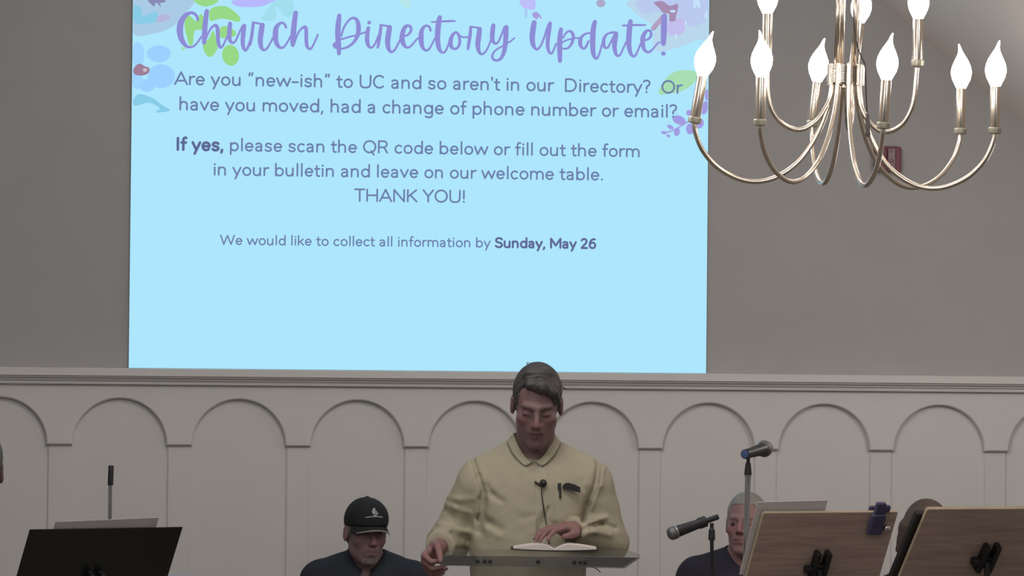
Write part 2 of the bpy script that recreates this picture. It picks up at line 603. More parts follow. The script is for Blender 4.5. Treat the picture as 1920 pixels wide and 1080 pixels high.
E_LEAF, E_LEAF2 = emit('slide_leaf_green', (152, 217, 136)), emit('slide_leaf_soft', (168, 222, 178))
E_BLUE, E_BLUE2 = emit('slide_petal_blue', (156, 209, 255)), emit('slide_petal_pale', (160, 213, 255))
E_WASH, E_PINK = emit('slide_wash_lavender', (170, 203, 230)), emit('slide_pink', (184, 182, 219))
E_DARK, E_LILAC = emit('slide_plum', (136, 138, 182)), emit('slide_lilac', (183, 184, 252))
E_TEAL, E_TEAL2 = emit('slide_teal', (137, 204, 232)), emit('slide_teal_pale', (162, 222, 238))
E_BROWN, E_SPRIG = emit('slide_brown', (158, 126, 152)), emit('slide_sprig', (163, 156, 226))
E_W2, E_W3, E_W4 = emit('slide_wash_violet', (186, 202, 240)), emit('slide_wash_grey', (186, 215, 236)), emit('slide_petal_pink', (196, 190, 238))
E_HEAD, E_TEXT, E_BOLD = emit('slide_heading_purple', (142, 141, 213)), emit('slide_text_slate', (110, 128, 172)), emit('slide_text_bold', (96, 105, 150))
E_WHITE = emit('slide_light', (196, 226, 250))

# flower artwork, left corner
slide_part(Flat().blob([(75, 0), (560, 0), (1030, 0), (900, 200), (720, 400), (420, 520), (75, 520)], 0, C2), 'watercolor_wash', E_WASH)
slide_part(Flat().blob([(90, 90), (200, 120), (240, 250), (430, 180), (460, 330), (250, 370), (90, 340)], 0.0003, C2), 'petal', E_TEAL)
slide_part(Flat().blob([(440, 280), (520, 232), (655, 235), (640, 300), (470, 350)], 0.0003, C2), 'petal', E_PINK)
slide_part(Flat().blob([(320, 0), (570, 0), (565, 35), (500, 50), (512, 112), (440, 40), (408, 100), (355, 60)], 0.0003, C2), 'blossom', E_DARK)
for q in ([(1040, 0), (1390, 0), (1370, 50), (1280, 90), (1180, 100), (1080, 60)],
          [(1270, 180), (1340, 110), (1500, 95), (1620, 150), (1740, 260), (1740, 330), (1690, 340), (1580, 310), (1440, 290), (1285, 325)],
          [(900, 280), (970, 250), (1060, 330), (1130, 215), (1200, 330), (1160, 460), (1040, 480), (1010, 680), (955, 700), (915, 560), (880, 400)],
          [(1165, 700), (1260, 600), (1330, 480), (1395, 720), (1370, 800), (1300, 885), (1215, 850)],
          [(1440, 430), (1560, 410), (1670, 490), (1665, 560), (1450, 590)]):
    slide_part(Flat().blob(q, 0.0004, C2), 'leaf', E_LEAF)
slide_part(Flat().oval(1598, 862, 132, 165, 0.0004, C2, a=-0.15), 'leaf', E_LEAF)
slide_part(Flat().oval(860, 755, 28, 30, 0.0004, C2), 'leaf', E_LEAF2)
slide_part(Flat().blob([(0, 0), (600, 0), (560, 40), (440, 92), (210, 112), (0, 85)], 0.0003, C3), 'petal', E_LILAC)
slide_part(Flat().blob([(650, 0), (900, 0), (900, 240), (780, 245), (640, 100), (640, 300), (420, 300), (520, 130)], 0.0002, C3), 'leaf', E_TEAL2)
slide_part(Flat().blob([(1165, 0), (1312, 0), (1312, 115), (1262, 130), (1190, 60)], 0.0003, C4), 'leaf', emit('slide_mint', (182, 231, 234)))
for (x, y, rx, ry, m) in ((125, 150, 82, 160, E_BLUE2), (390, 140, 152, 108, E_BLUE), (420, 425, 175, 152, E_BLUE), (120, 470, 72, 120, E_BLUE2), (240, 540, 105, 82, E_BLUE)):
    slide_part(Flat().oval(x, y, rx, ry, 0.0003, C8), 'petal', m)
slide_part(Flat().blob([(65, 350), (100, 290), (155, 265), (215, 300), (268, 320), (262, 380), (190, 415), (90, 405)], 0.0006, C8), 'flower_centre', E_BROWN)
slide_part(Flat().oval(215, 345, 26, 24, 0.0008, C8), 'flower_centre', emit('slide_cream', (200, 190, 196)))
slide_part(Flat().blob([(70, 725), (140, 650), (310, 700), (420, 780), (530, 860), (350, 882), (400, 830), (260, 760), (90, 800)], 0.0004, C8), 'leaf', E_TEAL)
# right corner
slide_part(Flat().blob([(340, 0), (1585, 0), (1585, 560), (1400, 620), (1150, 720), (760, 800), (700, 560), (760, 420), (500, 260)], 0, C7), 'watercolor_wash', E_W3)
slide_part(Flat().blob([(500, 0), (1585, 0), (1585, 200), (1420, 390), (1190, 390), (1100, 270), (760, 180), (560, 220)], 0.0003, C7), 'petal', E_W2)
slide_part(Flat().blob([(940, 340), (1060, 290), (1180, 300), (1190, 480), (1040, 560), (930, 520)], 0.0004, C7), 'petal', E_W4)
slide_part(Flat().blob([(715, 40), (850, 20), (960, 90), (1080, 60), (1090, 130), (1060, 250), (1050, 320), (960, 330), (950, 220), (860, 200), (800, 130)], 0.0006, C7), 'blossom', emit('slide_mauve', (166, 142, 178)))
slide_part(Flat().blob([(780, 300), (840, 230), (860, 320), (790, 400), (720, 480), (670, 430)], 0.0006, C7), 'stem', emit('slide_mauve_stem', (178, 160, 195)))
for (x, y, rx, ry, a) in ((1360, 50, 30, 80, 0.2), (1410, 60, 26, 70, -0.2), (1530, 230, 22, 70, 0.15), (1210, 360, 16, 40, 0), (1055, 560, 18, 40, 0.1), (1010, 175, 45, 20, 0)):
    slide_part(Flat().oval(x, y, rx, ry, 0.0008, C7, a=a), 'highlight', E_WHITE)
slide_part(Flat().blob([(40, 0), (270, 0), (262, 152), (170, 138), (85, 118)], 0.0003, C6), 'blossom', emit('slide_lilac_soft', (190, 190, 250)))
slide_part(Flat().blob([(230, 215), (300, 182), (375, 262), (370, 292), (325, 262), (312, 302), (262, 280)], 0.0004, C6), 'petal', emit('slide_lilac_deep', (172, 160, 220)))
slide_part(Flat().blob([(112, 150), (156, 150), (150, 262), (112, 262)], 0.0003, C6), 'stem', emit('slide_stem_pale', (170, 205, 245)))
slide_part(Flat().oval(1300, 52, 72, 60, 0.0004, C6), 'blossom', emit('slide_rose', (172, 170, 200)))
slide_part(Flat().blob([(1575, 162), (1620, 70), (1700, 12), (1828, 16), (1822, 85), (1750, 140), (1650, 166)], 0.0004, C9), 'leaf', E_LEAF2)
sg = Flat()
for (x, y, rx, ry, a) in ((1715, 345, 48, 30, 0.4), (1788, 405, 26, 38, 0), (1858, 370, 24, 34, 0.4), (1700, 425, 20, 30, 0.2), (1655, 392, 24, 14, 0.5), (1612, 430, 20, 11, 0.2), (1642, 452, 14, 10, 0.4), (1785, 295, 22, 20, 0), (1888, 262, 26, 48, 0.3), (1905, 175, 16, 40, 0)):
    sg.oval(x, y, rx, ry, 0.0005, C9, a=a, n=12)
sg.ribbon([(1620, 432), (1680, 412), (1750, 372), (1810, 330), (1890, 270)], 9, 0.0005, C9)
slide_part(sg, 'flower_sprig', E_SPRIG)

# brush-script heading
TITLE = [
 (C2, [(1085,310,42),(1075,260,42),(1030,210,46),(970,200,50),(890,245,72),(830,340,92),(808,450,102),(820,570,92),(860,660,75),(910,720,50),(970,735,36),(1030,715,32),(1090,650,30),(1145,570,30)]),
 (C2, [(1228,175,72),(1205,350,80),(1190,560,80),(1185,665,66)]),
 (C2, [(1195,650,40),(1230,560,32),(1280,460,34),(1340,400,42),(1375,400,52),(1395,450,62),(1400,560,62),(1410,670,58),(1435,735,46),(1470,725,36),(1510,650,32),(1550,560,32)]),
 (C2, [(1590,368,66),(1580,480,70),(1580,590,68),(1600,650,50),(1640,668,36),(1680,630,32),(1720,540,32),(1770,440,38),(1800,400,50)]),
 (C3, [(150,400,62),(135,520,72),(125,640,66),(135,730,60),(160,780,46),(190,770,38),(225,690,44),(250,610,36),(265,560,36)]),
 (C3, [(290,350,45),(280,450,50),(265,560,52),(245,660,52),(235,700,44)]),
 (C3, [(288,352,36),(370,365,32),(440,385,42)]),
 (C3, [(430,392,80),(415,480,86),(400,600,82),(405,700,72),(430,765,50),(465,780,38),(510,745,34),(560,660,32),(605,575,36)]),
 (C3, [(800,430,38),(780,380,40),(740,355,38),(690,375,52),(645,440,76),(635,530,86),(640,630,76),(675,715,60),(725,745,42),(770,730,34),(820,660,32),(868,570,32)]),
 (C3, [(950,200,74),(930,350,82),(915,500,88),(905,640,76),(905,705,60)]),
 (C3, [(925,680,40),(960,580,34),(1010,480,34),(1070,425,40),(1105,425,52),(1115,500,60),(1115,620,58),(1125,710,54),(1155,760,40),(1190,755,36),(1230,690,32),(1295,540,30)]),
 (C4, [(218,240,64),(205,350,82),(195,480,86),(200,620,86),(210,740,76),(212,835,60)]),
 (C4, [(250,560,30),(280,450,34),(330,360,34),(390,295,36),(440,280,42),(490,310,56),(515,390,72),(515,490,72),(490,580,62),(440,660,46),(370,720,40),(300,750,36),(245,760,32),(180,745,46),(140,705,60),(165,665,40)]),
 (C4, [(250,612,30),(300,597,30),(400,567,30),(460,555,28),(540,530,30),(630,500,30)]),
 (C4, [(680,352,58),(686,352,58)]),
 (C4, [(670,435,56),(655,520,66),(650,620,68),(665,700,60),(700,740,40),(740,730,34),(785,660,32),(825,560,32)]),
 (C4, [(865,388,42),(858,480,52),(840,600,54),(825,700,46),(815,742,36)]),
 (C4, [(862,390,34),(930,400,32),(1000,415,42)]),
 (C4, [(1002,425,76),(985,520,86),(970,640,82),(980,740,70),(1005,795,50),(1040,810,38),(1085,770,34),(1130,690,32),(1168,610,34)]),
 (C4, [(1250,560,30),(1300,530,36),(1335,470,44),(1325,415,44),(1280,400,46),(1235,430,62),(1205,510,76),(1195,600,80),(1215,680,70),(1250,730,46),(1290,742,34),(1335,715,32),(1390,650,30),(1440,595,30)]),
 (C5, [(145,475,38),(125,420,38),(85,400,38),(40,420,48),(5,480,66),(-5,580,82),(5,690,72),(35,760,50),(80,785,38),(120,765,34),(170,680,30),(215,590,30)]),
 (C5, [(288,270,70),(270,350,84),(255,500,86),(255,640,80),(275,750,68),(305,805,46),(345,820,36),(380,790,34),(415,710,32),(445,630,32)]),
 (C5, [(160,345,26),(250,338,30),(350,333,34),(440,328,36),(525,328,26)]),
 (C5, [(535,500,36),(490,540,52),(460,610,66),(455,690,68),(480,745,50),(530,762,38),(575,730,40),(598,660,44),(590,580,44),(565,520,42),(535,500,36)]),
 (C5, [(570,520,32),(610,565,30),(660,580,30),(740,575,30)]),
 (C5, [(770,420,44),(762,520,52),(745,640,52),(725,765,40)]),
 (C5, [(770,418,32),(840,425,30),(905,442,42)]),
 (C5, [(908,452,74),(895,560,82),(880,680,80),(890,780,64),(920,835,44),(960,840,36),(1010,790,32),(1050,710,30),(1088,615,32)]),
 (C5, [(1122,395,66),(1110,480,74),(1105,590,72),(1125,660,50),(1165,680,36),(1205,640,32),(1250,540,32),(1295,430,40),(1325,412,50)]),
 (C5, [(1325,425,70),(1318,540,78),(1308,680,74),(1290,800,68),(1250,895,52),(1190,940,40),(1130,930,40),(1105,880,38),(1125,820,32),(1180,765,30),(1260,720,28),(1350,665,28),(1400,635,28),(1450,590,25)]),
 (C6, [(263,352,80),(245,450,88),(232,580,86),(245,690,72),(280,755,46),(320,765,37),(370,700,32),(420,580,34),(460,460,40),(500,370,50)]),
 (C6, [(510,362,60),(495,480,64),(475,620,64),(475,740,56),(500,820,40),(535,830,34),(570,770,32),(605,680,32)]),
 (C6, [(680,455,62),(665,560,76),(660,680,82),(660,800,78),(664,950,64)]),
 (C6, [(715,590,30),(745,530,32),(790,490,34),(830,490,40),(865,530,52),(870,600,50),(845,680,44),(800,740,36),(750,760,32),(700,755,28)]),
 (C6, [(705,660,28),(770,625,28),(850,605,28),(910,592,28),(970,595,28)]),
 (C6, [(1130,515,32),(1070,525,34),(1010,565,44),(980,630,64),(985,710,56),(1025,755,38),(1065,735,38),(1110,640,34)]),
 (C6, [(1208,340,66),(1185,440,80),(1175,580,86),(1175,720,82),(1185,840,70),(1215,905,46),(1245,905,36),(1280,830,32),(1310,720,32),(1335,640,32)]),
 (C6, [(1490,508,32),(1460,510,32),(1400,530,34),(1350,600,52),(1345,690,56),(1370,745,38),(1410,735,32),(1460,650,32),(1490,600,32)]),
 (C7, [(40,505,34),(80,508,38),(128,522,60),(110,620,78),(100,730,74),(120,830,56),(150,870,40),(190,850,34),(240,750,30),(285,650,30)]),
 (C7, [(0,745,28),(50,640,28),(100,545,34)]),
 (C7, [(350,335,74),(335,450,86),(325,580,86),(325,700,78),(345,810,62),(380,870,44),(420,870,36),(460,800,32),(505,690,32)]),
 (C7, [(228,400,28),(320,395,32),(420,390,34),(510,390,34),(590,390,22)]),
 (C7, [(585,625,32),(635,605,38),(670,550,44),(665,490,42),(625,475,42),(580,505,58),(545,580,74),(540,670,74),(560,760,56),(600,805,42),(650,808,36),(710,750,30),(770,680,28),(808,655,24)]),
 (C7, [(880,250,84),(872,400,94),(868,560,88),(862,680,78)]),
 (C7, [(858,835,66),(868,835,66)]),
]
hd = Flat()
for fn, st in TITLE:
    c = crom(st, 5)
    hd.ribbon(c[:, :2], c[:, 2], 0.0012, fn)
slide_part(hd, 'heading_lettering', E_HEAD)

# rounded one-weight lettering, thousandths of an em
def arc(cx, cy, rx, ry, a0, a1, n=14):
    return [(cx + rx * math.cos(math.radians(t)), cy + ry * math.sin(math.radians(t))) for t in np.linspace(a0, a1, n)]
def cr(*p):
    return [tuple(q) for q in crom(p, 4)]
def ring(cx, cy, rx, ry):
    return arc(cx, cy, rx, ry, 0, 360, 22)
GL = {
 ' ': (262, []),
 'a': (530, [cr((98,392),(160,435),(245,447),(340,420),(384,345),(388,240)) + [(388,38)], cr((388,268),(270,262),(150,236),(92,150),(130,65),(215,36),(310,62),(388,150))]),
 'b': (580, [[(98,690),(98,38)], ring(293,242,195,206)]),
 'c': (490, [arc(272,242,192,206,48,312)]),
 'd': (580, [ring(285,242,195,206), [(482,690),(482,38)]]),
 'e': (545, [[(85,245),(463,245)] + arc(275,242,190,206,4,318,20)]),
 'f': (335, [cr((305,682),(240,690),(175,660),(150,580),(148,480)) + [(148,38)], [(48,430),(285,430)]]),
 'g': (580, [ring(285,242,195,206), [(482,446)] + cr((482,38),(468,-90),(390,-158),(280,-172),(140,-130))]),
 'h': (570, [[(98,690),(98,38)], cr((98,270),(135,385),(215,440),(300,446),(395,412),(440,310),(442,230)) + [(442,38)]]),
 'i': (240, [[(120,446),(120,38)], [(118,612),(122,612)]]),
 'k': (500, [[(98,690),(98,38)], [(420,440),(105,215)], [(205,290),(440,40)]]),
 'l': (240, [[(120,690),(120,38)]]),
 'm': (860, [[(98,446),(98,38)], cr((98,270),(135,390),(205,440),(280,446),(375,410),(428,310),(430,230)) + [(430,38)], cr((430,270),(465,390),(535,440),(610,446),(705,410),(760,310),(762,230)) + [(762,38)]]),
 'n': (570, [[(98,446),(98,38)], cr((98,270),(135,385),(215,440),(300,446),(395,412),(440,310),(442,230)) + [(442,38)]]),
 'o': (565, [ring(282,242,200,206)]),
 'p': (580, [[(98,446),(98,-165)], ring(293,242,195,206)]),
 'r': (362, [[(98,446),(98,38)], cr((98,250),(140,380),(230,438),(335,446))]),
 's': (475, [cr((388,388),(310,438),(230,447),(130,420),(98,345),(135,280),(230,248),(335,218),(388,140),(345,65),(240,36),(150,50),(80,105))]),
 't': (350, [[(150,590),(150,300)] + cr((150,180),(165,80),(220,38),(300,44)), [(45,430),(300,430)]]),
 'u': (570, [[(92,446)] + cr((92,240),(102,130),(160,58),(260,37),(370,75),(425,160),(440,260)), [(442,446),(442,38)]]),
 'v': (505, [[(55,446),(252,42),(450,446)]]),
 'w': (790, [[(50,446),(210,42),(395,430),(580,42),(740,446)]]),
 'y': (508, [[(55,446),(255,45)], [(450,446),(165,-165)]]),
 'A': (720, [[(45,38),(360,667),(675,38)], [(150,225),(570,225)]]),
 'C': (680, [arc(372,352,292,315,48,312,20)]),
 'D': (740, [[(330,37),(100,37),(100,667),(330,667)] + arc(330,352,305,315,90,-90,16)]),
 'E': (580, [[(500,667),(100,667),(100,38),(500,38)], [(100,360),(440,360)]]),
 'F': (560, [[(490,667),(100,667),(100,38)], [(100,350),(440,350)]]),
 'H': (745, [[(100,667),(100,38)], [(645,667),(645,38)], [(100,352),(645,352)]]),
 'I': (290, [[(145,667),(145,38)]]),
 'K': (640, [[(100,667),(100,38)], [(560,667),(108,290)], [(230,395),(585,38)]]),
 'M': (860, [[(100,38),(100,667),(430,190),(760,667),(760,38)]]),
 'N': (745, [[(100,38),(100,667),(645,38),(645,667)]]),
 'O': (790, [ring(395,352,318,315)]),
 'Q': (790, [ring(395,352,318,315), [(480,120),(620,-75)]]),
 'R': (660, [[(100,38),(100,667),(350,667)] + arc(350,500,190,167,90,-90,12) + [(100,333)], [(375,333),(565,40)]]),
 'S': (610, [cr((515,575),(420,648),(310,668),(170,640),(105,530),(150,420),(300,362),(450,308),(520,190),(460,82),(320,36),(180,60),(80,130))]),
 'T': (600, [[(40,667),(560,667)], [(300,667),(300,38)]]),
 'U': (715, [[(95,667)] + cr((95,280),(130,120),(240,48),(358,37),(480,50),(585,120),(620,280)) + [(620,667)]]),
 'W': (1040, [[(50,667),(270,42),(520,640),(770,42),(990,667)]]),
 'Y': (620, [[(45,667),(310,330),(575,667)], [(310,330),(310,38)]]),
 '2': (560, [cr((85,560),(160,645),(270,668),(400,620),(430,500),(370,370),(240,220),(85,40)) + [(475,40)]]),
 '6': (580, [cr((450,650),(330,660),(190,560),(110,400),(95,240)), ring(290,230,195,192)]),
 '?': (450, [cr((60,590),(130,655),(220,668),(340,630),(375,520),(330,420),(240,350),(215,270),(215,215)), [(213,58),(217,58)]]),
 '!': (250, [[(125,667),(125,230)], [(123,58),(127,58)]]),
 ',': (225, [[(118,62),(75,-75)]]), '.': (225, [[(110,52),(114,52)]]),
 "'": (180, [[(92,690),(88,545)]]),
 '\u201c': (385, [[(95,560),(135,690)], [(235,560),(275,690)]]),
 '\u201d': (385, [[(140,690),(100,560)], [(280,690),(240,560)]]),
 '-': (410, [[(65,250),(345,250)]]),
}
def text_len(s):
    return sum(GL[c][0] for c in s)
def text_line(runs, p0, p1, m_reg, m_bold, name='text_line'):
    """runs: (text, bold); baseline from pixel p0 to p1 on the slide"""
    full = ''.join(r for r, b in runs)
    first, last = GL[full[0]], GL[full[-1]]
    xs = [q[0] for s in first[1] for q in s]; xe = [q[0] for s in last[1] for q in s]
    lead, trail = min(xs) - 40, last[0] - (max(xe) + 40)
    tot = text_len(full) - lead - trail
    a, b = sp(*p0), sp(*p1)
    ux = (b - a) / tot
    k = np.linalg.norm(ux)
    uz = np.array([0, 0, k * 1.0])
    def fn(x, y, off):
        return a + ux * x + uz * y - np.array([0, off, 0])
    x = -lead
    root = None
    for txt, bold in runs:
        fl = Flat()
        for c in txt:
            adv, strokes = GL[c]
            for st in strokes:
                dot = len(st) == 2 and abs(st[0][0] - st[1][0]) < 6 and abs(st[0][1] - st[1][1]) < 6
                fl.ribbon([(x + q[0], q[1]) for q in st], (116 if dot else 97) * (1.5 if bold else 1.0), 0.0012, fn)
            x += adv
        o = slide_part(fl, 'bold_text' if bold else name, m_bold if bold else m_reg)
text_line([('Are you \u201cnew-ish\u201d to UC and so aren\'t in our  Directory?  Or', 0)], (326.5, 159.2), (1280, 176), E_TEXT, E_BOLD)
text_line([('have you moved, had a change of phone number or email?', 0)], (336.5, 207), (1269, 221), E_TEXT, E_BOLD)
text_line([('If yes,', 1), (' please scan the QR code below or fill out the form', 0)], (332, 282), (1199, 295), E_TEXT, E_BOLD)
text_line([('in your bulletin and leave on our welcome table.', 0)], (401, 329), (1130, 338.6), E_TEXT, E_BOLD)
text_line([('THANK', 0), (' YOU!', 0)], (664, 378), (871, 380.5), E_TEXT, E_BOLD)
text_line([('We would like to collect all information by ', 0), ('Sunday, May 26', 1)], (412.5, 459), (1117, 466.4), E_TEXT, E_BOLD)

# ------------------------------------------------------------------ people
RZ = -YAW
def frame(px, d):
    """floor point under pixel column px at distance d; people there face the camera's direction"""
    p = P(px, 680 + ROLL * (px - 960), d)
    return np.array([p[0], p[1], 0.0])
def make_L(px0, d):
    """photo pixel -> local (x, z) of a figure standing at frame(px0, d)"""
    k = d / F_PX
    def L(px, py):
        y = py - ROLL * (px - 960)
        return ((px - px0) * k, 1.7 - (y - 680) * k)
    return L

M_SKIN = tinted('skin', 0.55)
M_HAIRBR = mat('hair_grey_brown', (66, 62, 62), 0.6, noise=0.2, scale=60, bump=0.3)
M_HAIRGR = mat('hair_silver', (136, 132, 126), 0.6, noise=0.12, scale=60, bump=0.3)
M_HAIRB = mat('hair_brown', (84, 68, 60), 0.6, noise=0.2, scale=60, bump=0.3)
M_EYE = mat('eye_dark', (78, 62, 58), 0.3)
M_SHIRT = mat('shirt_pale_yellow', (165, 157, 137), 0.85, noise=0.02, scale=40, bump=0.15, bscale=300, spec=0.2)
M_SHIRT_IN = mat('shirt_placket_yellow', (169, 161, 141), 0.85, spec=0.2, noise=0.01)
M_NAVY = mat('shirt_navy', (54, 50, 62), 0.9, noise=0.08, scale=50, spec=0.2)
M_NAVY2 = mat('shirt_dark_slate', (50, 53, 61), 0.9, noise=0.08, scale=50, spec=0.2)
M_TROUS = mat('trousers_khaki', (120, 108, 88), 0.9, noise=0.05)
M_TROUS2 = mat('trousers_charcoal', (52, 52, 58), 0.9, noise=0.05)
M_SHOE = mat('shoe_leather', (40, 34, 30), 0.45, noise=0.05)
M_BLACK = mat('black_plastic', (30, 30, 32), 0.5, noise=0.05)
M_CAPCL = mat('cap_black_cotton', (45, 45, 47), 0.9, noise=0.08, scale=90, bump=0.1, bscale=400, spec=0.2)
M_PIPING = mat('cap_piping_grey', (170, 165, 158), 0.8, noise=0.03)
M_LOGO = mat('cap_thread_white', (178, 178, 178), 0.8, noise=0.03)

def head_sdf(p, o):
    """adult head, origin between the ears, -y forward; o = options"""
    q = p.copy(); q[:, 0] = np.abs(q[:, 0])
    w = o.get('jaw', 1.0)
    d = ell(q, (0, .014, .04), (.076, .098, .087))
    d = smin(d, ell(q, (0, -.022, -.03), (.064 * w, .074, .09)), .03)
    d = smin(d, cap(q, (.046 * w, -.004, -.058), (.013, -.068, -.1), .018, .016), .03)
    d = smin(d, ell(q, (0, -.078, -.1), (.024, .019, .018)), .018)
    d = smin(d, ell(q, (.043, -.062, -.018), (.021, .022, .02)), .02)
    d = smin(d, cap(q, (.010, -.093, .03), (.043, -.078, .031), .010, .008), .015)
    d = smax(d, -ell(q, (.032, -.108, .010), (.021, .023, .0135)), .010)
    d = smin(d, ell(q, (.0315, -.0775, .007), (.0155, .0145, .0115)), .005)
    if o.get('closed'):
        d = smin(d, cap(q, (.02, -.0905, .0015), (.043, -.0855, .002), .0028, .002), .003)   # lid edge
    d = smin(d, cap(q, (0, -.093, .022), (0, -.121, -.022), .0085, .011), .012)
    d = smin(d, ell(q, (.0125, -.107, -.027), (.0085, .012, .008)), .007)
    d = smax(d, -ell(q, (.007, -.116, -.036), (.0035, .006, .004)), .003)
    d = smin(d, ell(q, (0, -.084, -.056), (.031, .021, .027)), .016)
    d = smax(d, -cap(q, (.02, -.107, -.03), (.034, -.092, -.062), .003, .0025), .008)  # nose-to-mouth crease
    d = smin(d, cap(q, (0, -.1035, -.055), (.022, -.092, -.059), .0046, .003), .005)
    d = smin(d, cap(q, (0, -.1025, -.068), (.018, -.093, -.0655), .0056, .004), .005)
    d = smax(d, -cap(q, (0, -.110, -.0612), (.026, -.094, -.0618), .0036, .0030), .0025)
    # ears
    e = ell(q, (.079, .012, -.002), (.010, .020, .034))
    e = smax(e, -ell(q, (.0885, .007, .003), (.0055, .010, .018)), .006)
    d = smin(d, e, .008)
    return d

def head_tint(p, o):
    """own colours of the skin: lips, brows, ruddy cheeks, beard"""
    n = len(p)
    base = np.array(lin(o.get('skin', (196, 152, 134)))[:3])
    c = np.tile(base, (n, 1))
    q = p.copy(); q[:, 0] = np.abs(q[:, 0])
    def mixc(w, rgb):
        w = np.clip(w, 0, 1)[:, None]
        c[:] = c * (1 - w) + np.array(lin(rgb)[:3]) * w
    g = lambda ctr, r: np.exp(-(((q - np.array(ctr)) / np.array(r)) ** 2).sum(1))
    sk = o.get('skin', (196, 152, 134))
    ruddy = (min(255, sk[0] * 1.04), sk[1] * .84, sk[2] * .86)
    mixc(0.6 * g((.045, -.075, -.02), (.025, .03, .022)), ruddy)
    mixc(0.8 * g((0, -.12, -.02), (.016, .02, .02)), ruddy)
    mixc(0.5 * g((.08, .012, 0), (.012, .03, .04)), ruddy)
    lip = np.minimum(cap(q, (0, -.107, -.056), (.022, -.094, -.0595), .005, .003), cap(q, (0, -.106, -.0675), (.018, -.095, -.0655), .0058, .004))
    mixc(0.5 * (lip < 0.0012), (sk[0] * .84, sk[1] * .68, sk[2] * .70))
    if o.get('mouth'):
        mixc(0.8 * (cap(q, (0, -.108, -.0612), (.022, -.095, -.0618), .0045, .0030) < 0), o['mouth'])
    brow = cap(q, (.014, -.1, .027), (.047, -.084, .031), .0065, .004)
    mixc(0.55 * np.clip(1 - brow / .004, 0, 1) * (brow < .004), o.get('brow', (112, 92, 82)))
    if o.get('beard') is not None:
        b = np.minimum(ell(q, (0, -.088, -.098), (.03, .035, .03)), cap(q, (.0, -.11, -.044), (.03, -.092, -.06), .006, .006))
        b = ell(q, (0, -.09, -.098), (.024, .034, .026)) if o.get('chin_only') else b
        b = b if o.get('chin_only') else np.minimum(b, cap(q, (.03, -.092, -.06), (.022, -.085, -.1), .008, .01))
        mixc(0.85 * (b < 0) * (lip > 0.002), o['beard'])
    if o.get('stubble') is not None:
        mixc(0.35 * np.clip((-.045 - q[:, 2]) / .02, 0, 1) * (q[:, 1] < -.01), o['stubble'])
    if o.get('lids'):
        mixc(0.5 * g((.0315, -.095, .012), (.016, .016, .007)), (sk[0] * .86, sk[1] * .78, sk[2] * .78))
        mixc(0.75 * (cap(q, (.02, -.093, .0008), (.043, -.088, .0013), .003, .0022) < 0.001), (sk[0] * .5, sk[1] * .46, sk[2] * .46))
    return c

def wob(p, a=1.0):
    return (np.sin(p[:, 0] * 23 + p[:, 2] * 17 + a) * np.sin(p[:, 2] * 29 - p[:, 1] * 19 + 2 * a) + 0.5 * np.sin(p[:, 0] * 51 - p[:, 2] * 43 + a) * np.sin(p[:, 1] * 47 + p[:, 2] * 37))

def hair_short(p, o):
    """short hair over the skull, open at face, ears and neck"""
    q = p.copy(); q[:, 0] = np.abs(q[:, 0])
    t = o.get('hair_t', 1.0)
    d = ell(q, (0, .017, .045), (.0785 + .0018 * t, .101 + .003 * t, .089 + .006 * t))
    d = smin(d, ell(q, (0, .052, -.02), (.062, .056, .065)), .02)
    d = smin(d, cap(q, (.070, -.022, .02), (.0700, -.016, -.012), .009, .006), .01)      # sideburn
    face = ell(q, (0, -.115, o.get('line', -.035)), (.0685, .082, .115))
    face = np.minimum(face, rbox(p, o['brow_box'][0], o['brow_box'][1], .02)) if 'brow_box' in o else face
    d = smax(d, -face, .008)
    d = smax(d, -ell(q, (.088, .012, -.010), (.020, .025, .040)), .006)                  # round the ear
    d = smax(d, -(p[:, 2] + .012 + .9 * np.clip(p[:, 1] - .02, 0, .06)), .008)
    return d

def hand_sdf(p, W, d, n, curls, spread=1.0, side=1, thumb=(0.75, 0.35)):
    """hand from wrist W: d along the palm, n the way the fingers curl, side = +1/-1 puts the thumb on d x n or against it"""
    d = unit(d); n = unit(np.asarray(n, float) - d * (np.asarray(n, float) @ d)); s = np.cross(d, n) * side
    W = np.asarray(W, float)
    out = cap(p, W, W + d * .03, .025, .026)
    for k in range(4):
        off = (0.030 - 0.0195 * k) * spread
        kn = W + d * (.088 - .004 * abs(k - 1)) + s * off
        out = smin(out, cap(p, W + d * .012 + s * off * .55, kn, .0155, .0115), .010)
    fl = [(.042, .026, .021), (.046, .029, .022), (.043, .027, .022), (.034, .021, .019)]
    for k in range(4):
        off = (0.030 - 0.0195 * k) * spread
        a = W + d * (.088 - .004 * abs(k - 1)) + s * off
        ang = 0.0
        c = curls[k] if hasattr(curls[0], '__len__') else curls
        r = .0098 - .0006 * k
        f = None
        for j in range(3):
            ang += math.radians(c[j])
            b = a + (d * math.cos(ang) + n * math.sin(ang)) * fl[k][j] + s * off * .06
            e = cap(p, a, b, r, r - .0011)
            f = e if f is None else smin(f, e, .003)
            a, r = b, r - .0011
        out = smin(out, f, .004)
    a = W + d * .022 + s * .026
    b = a + d * .034 * thumb[0] + s * .026 + n * .022 * thumb[1]
    c = b + d * .032 + s * .004 + n * .016 * thumb[1]
    e = c + d * .025 - s * .004 + n * .012 * thumb[1]
    th = smin(cap(p, a, b, .016, .012), smin(cap(p, b, c, .0118, .0105), cap(p, c, e, .0105, .0085), .004), .006)
    return smin(out, th, .008)

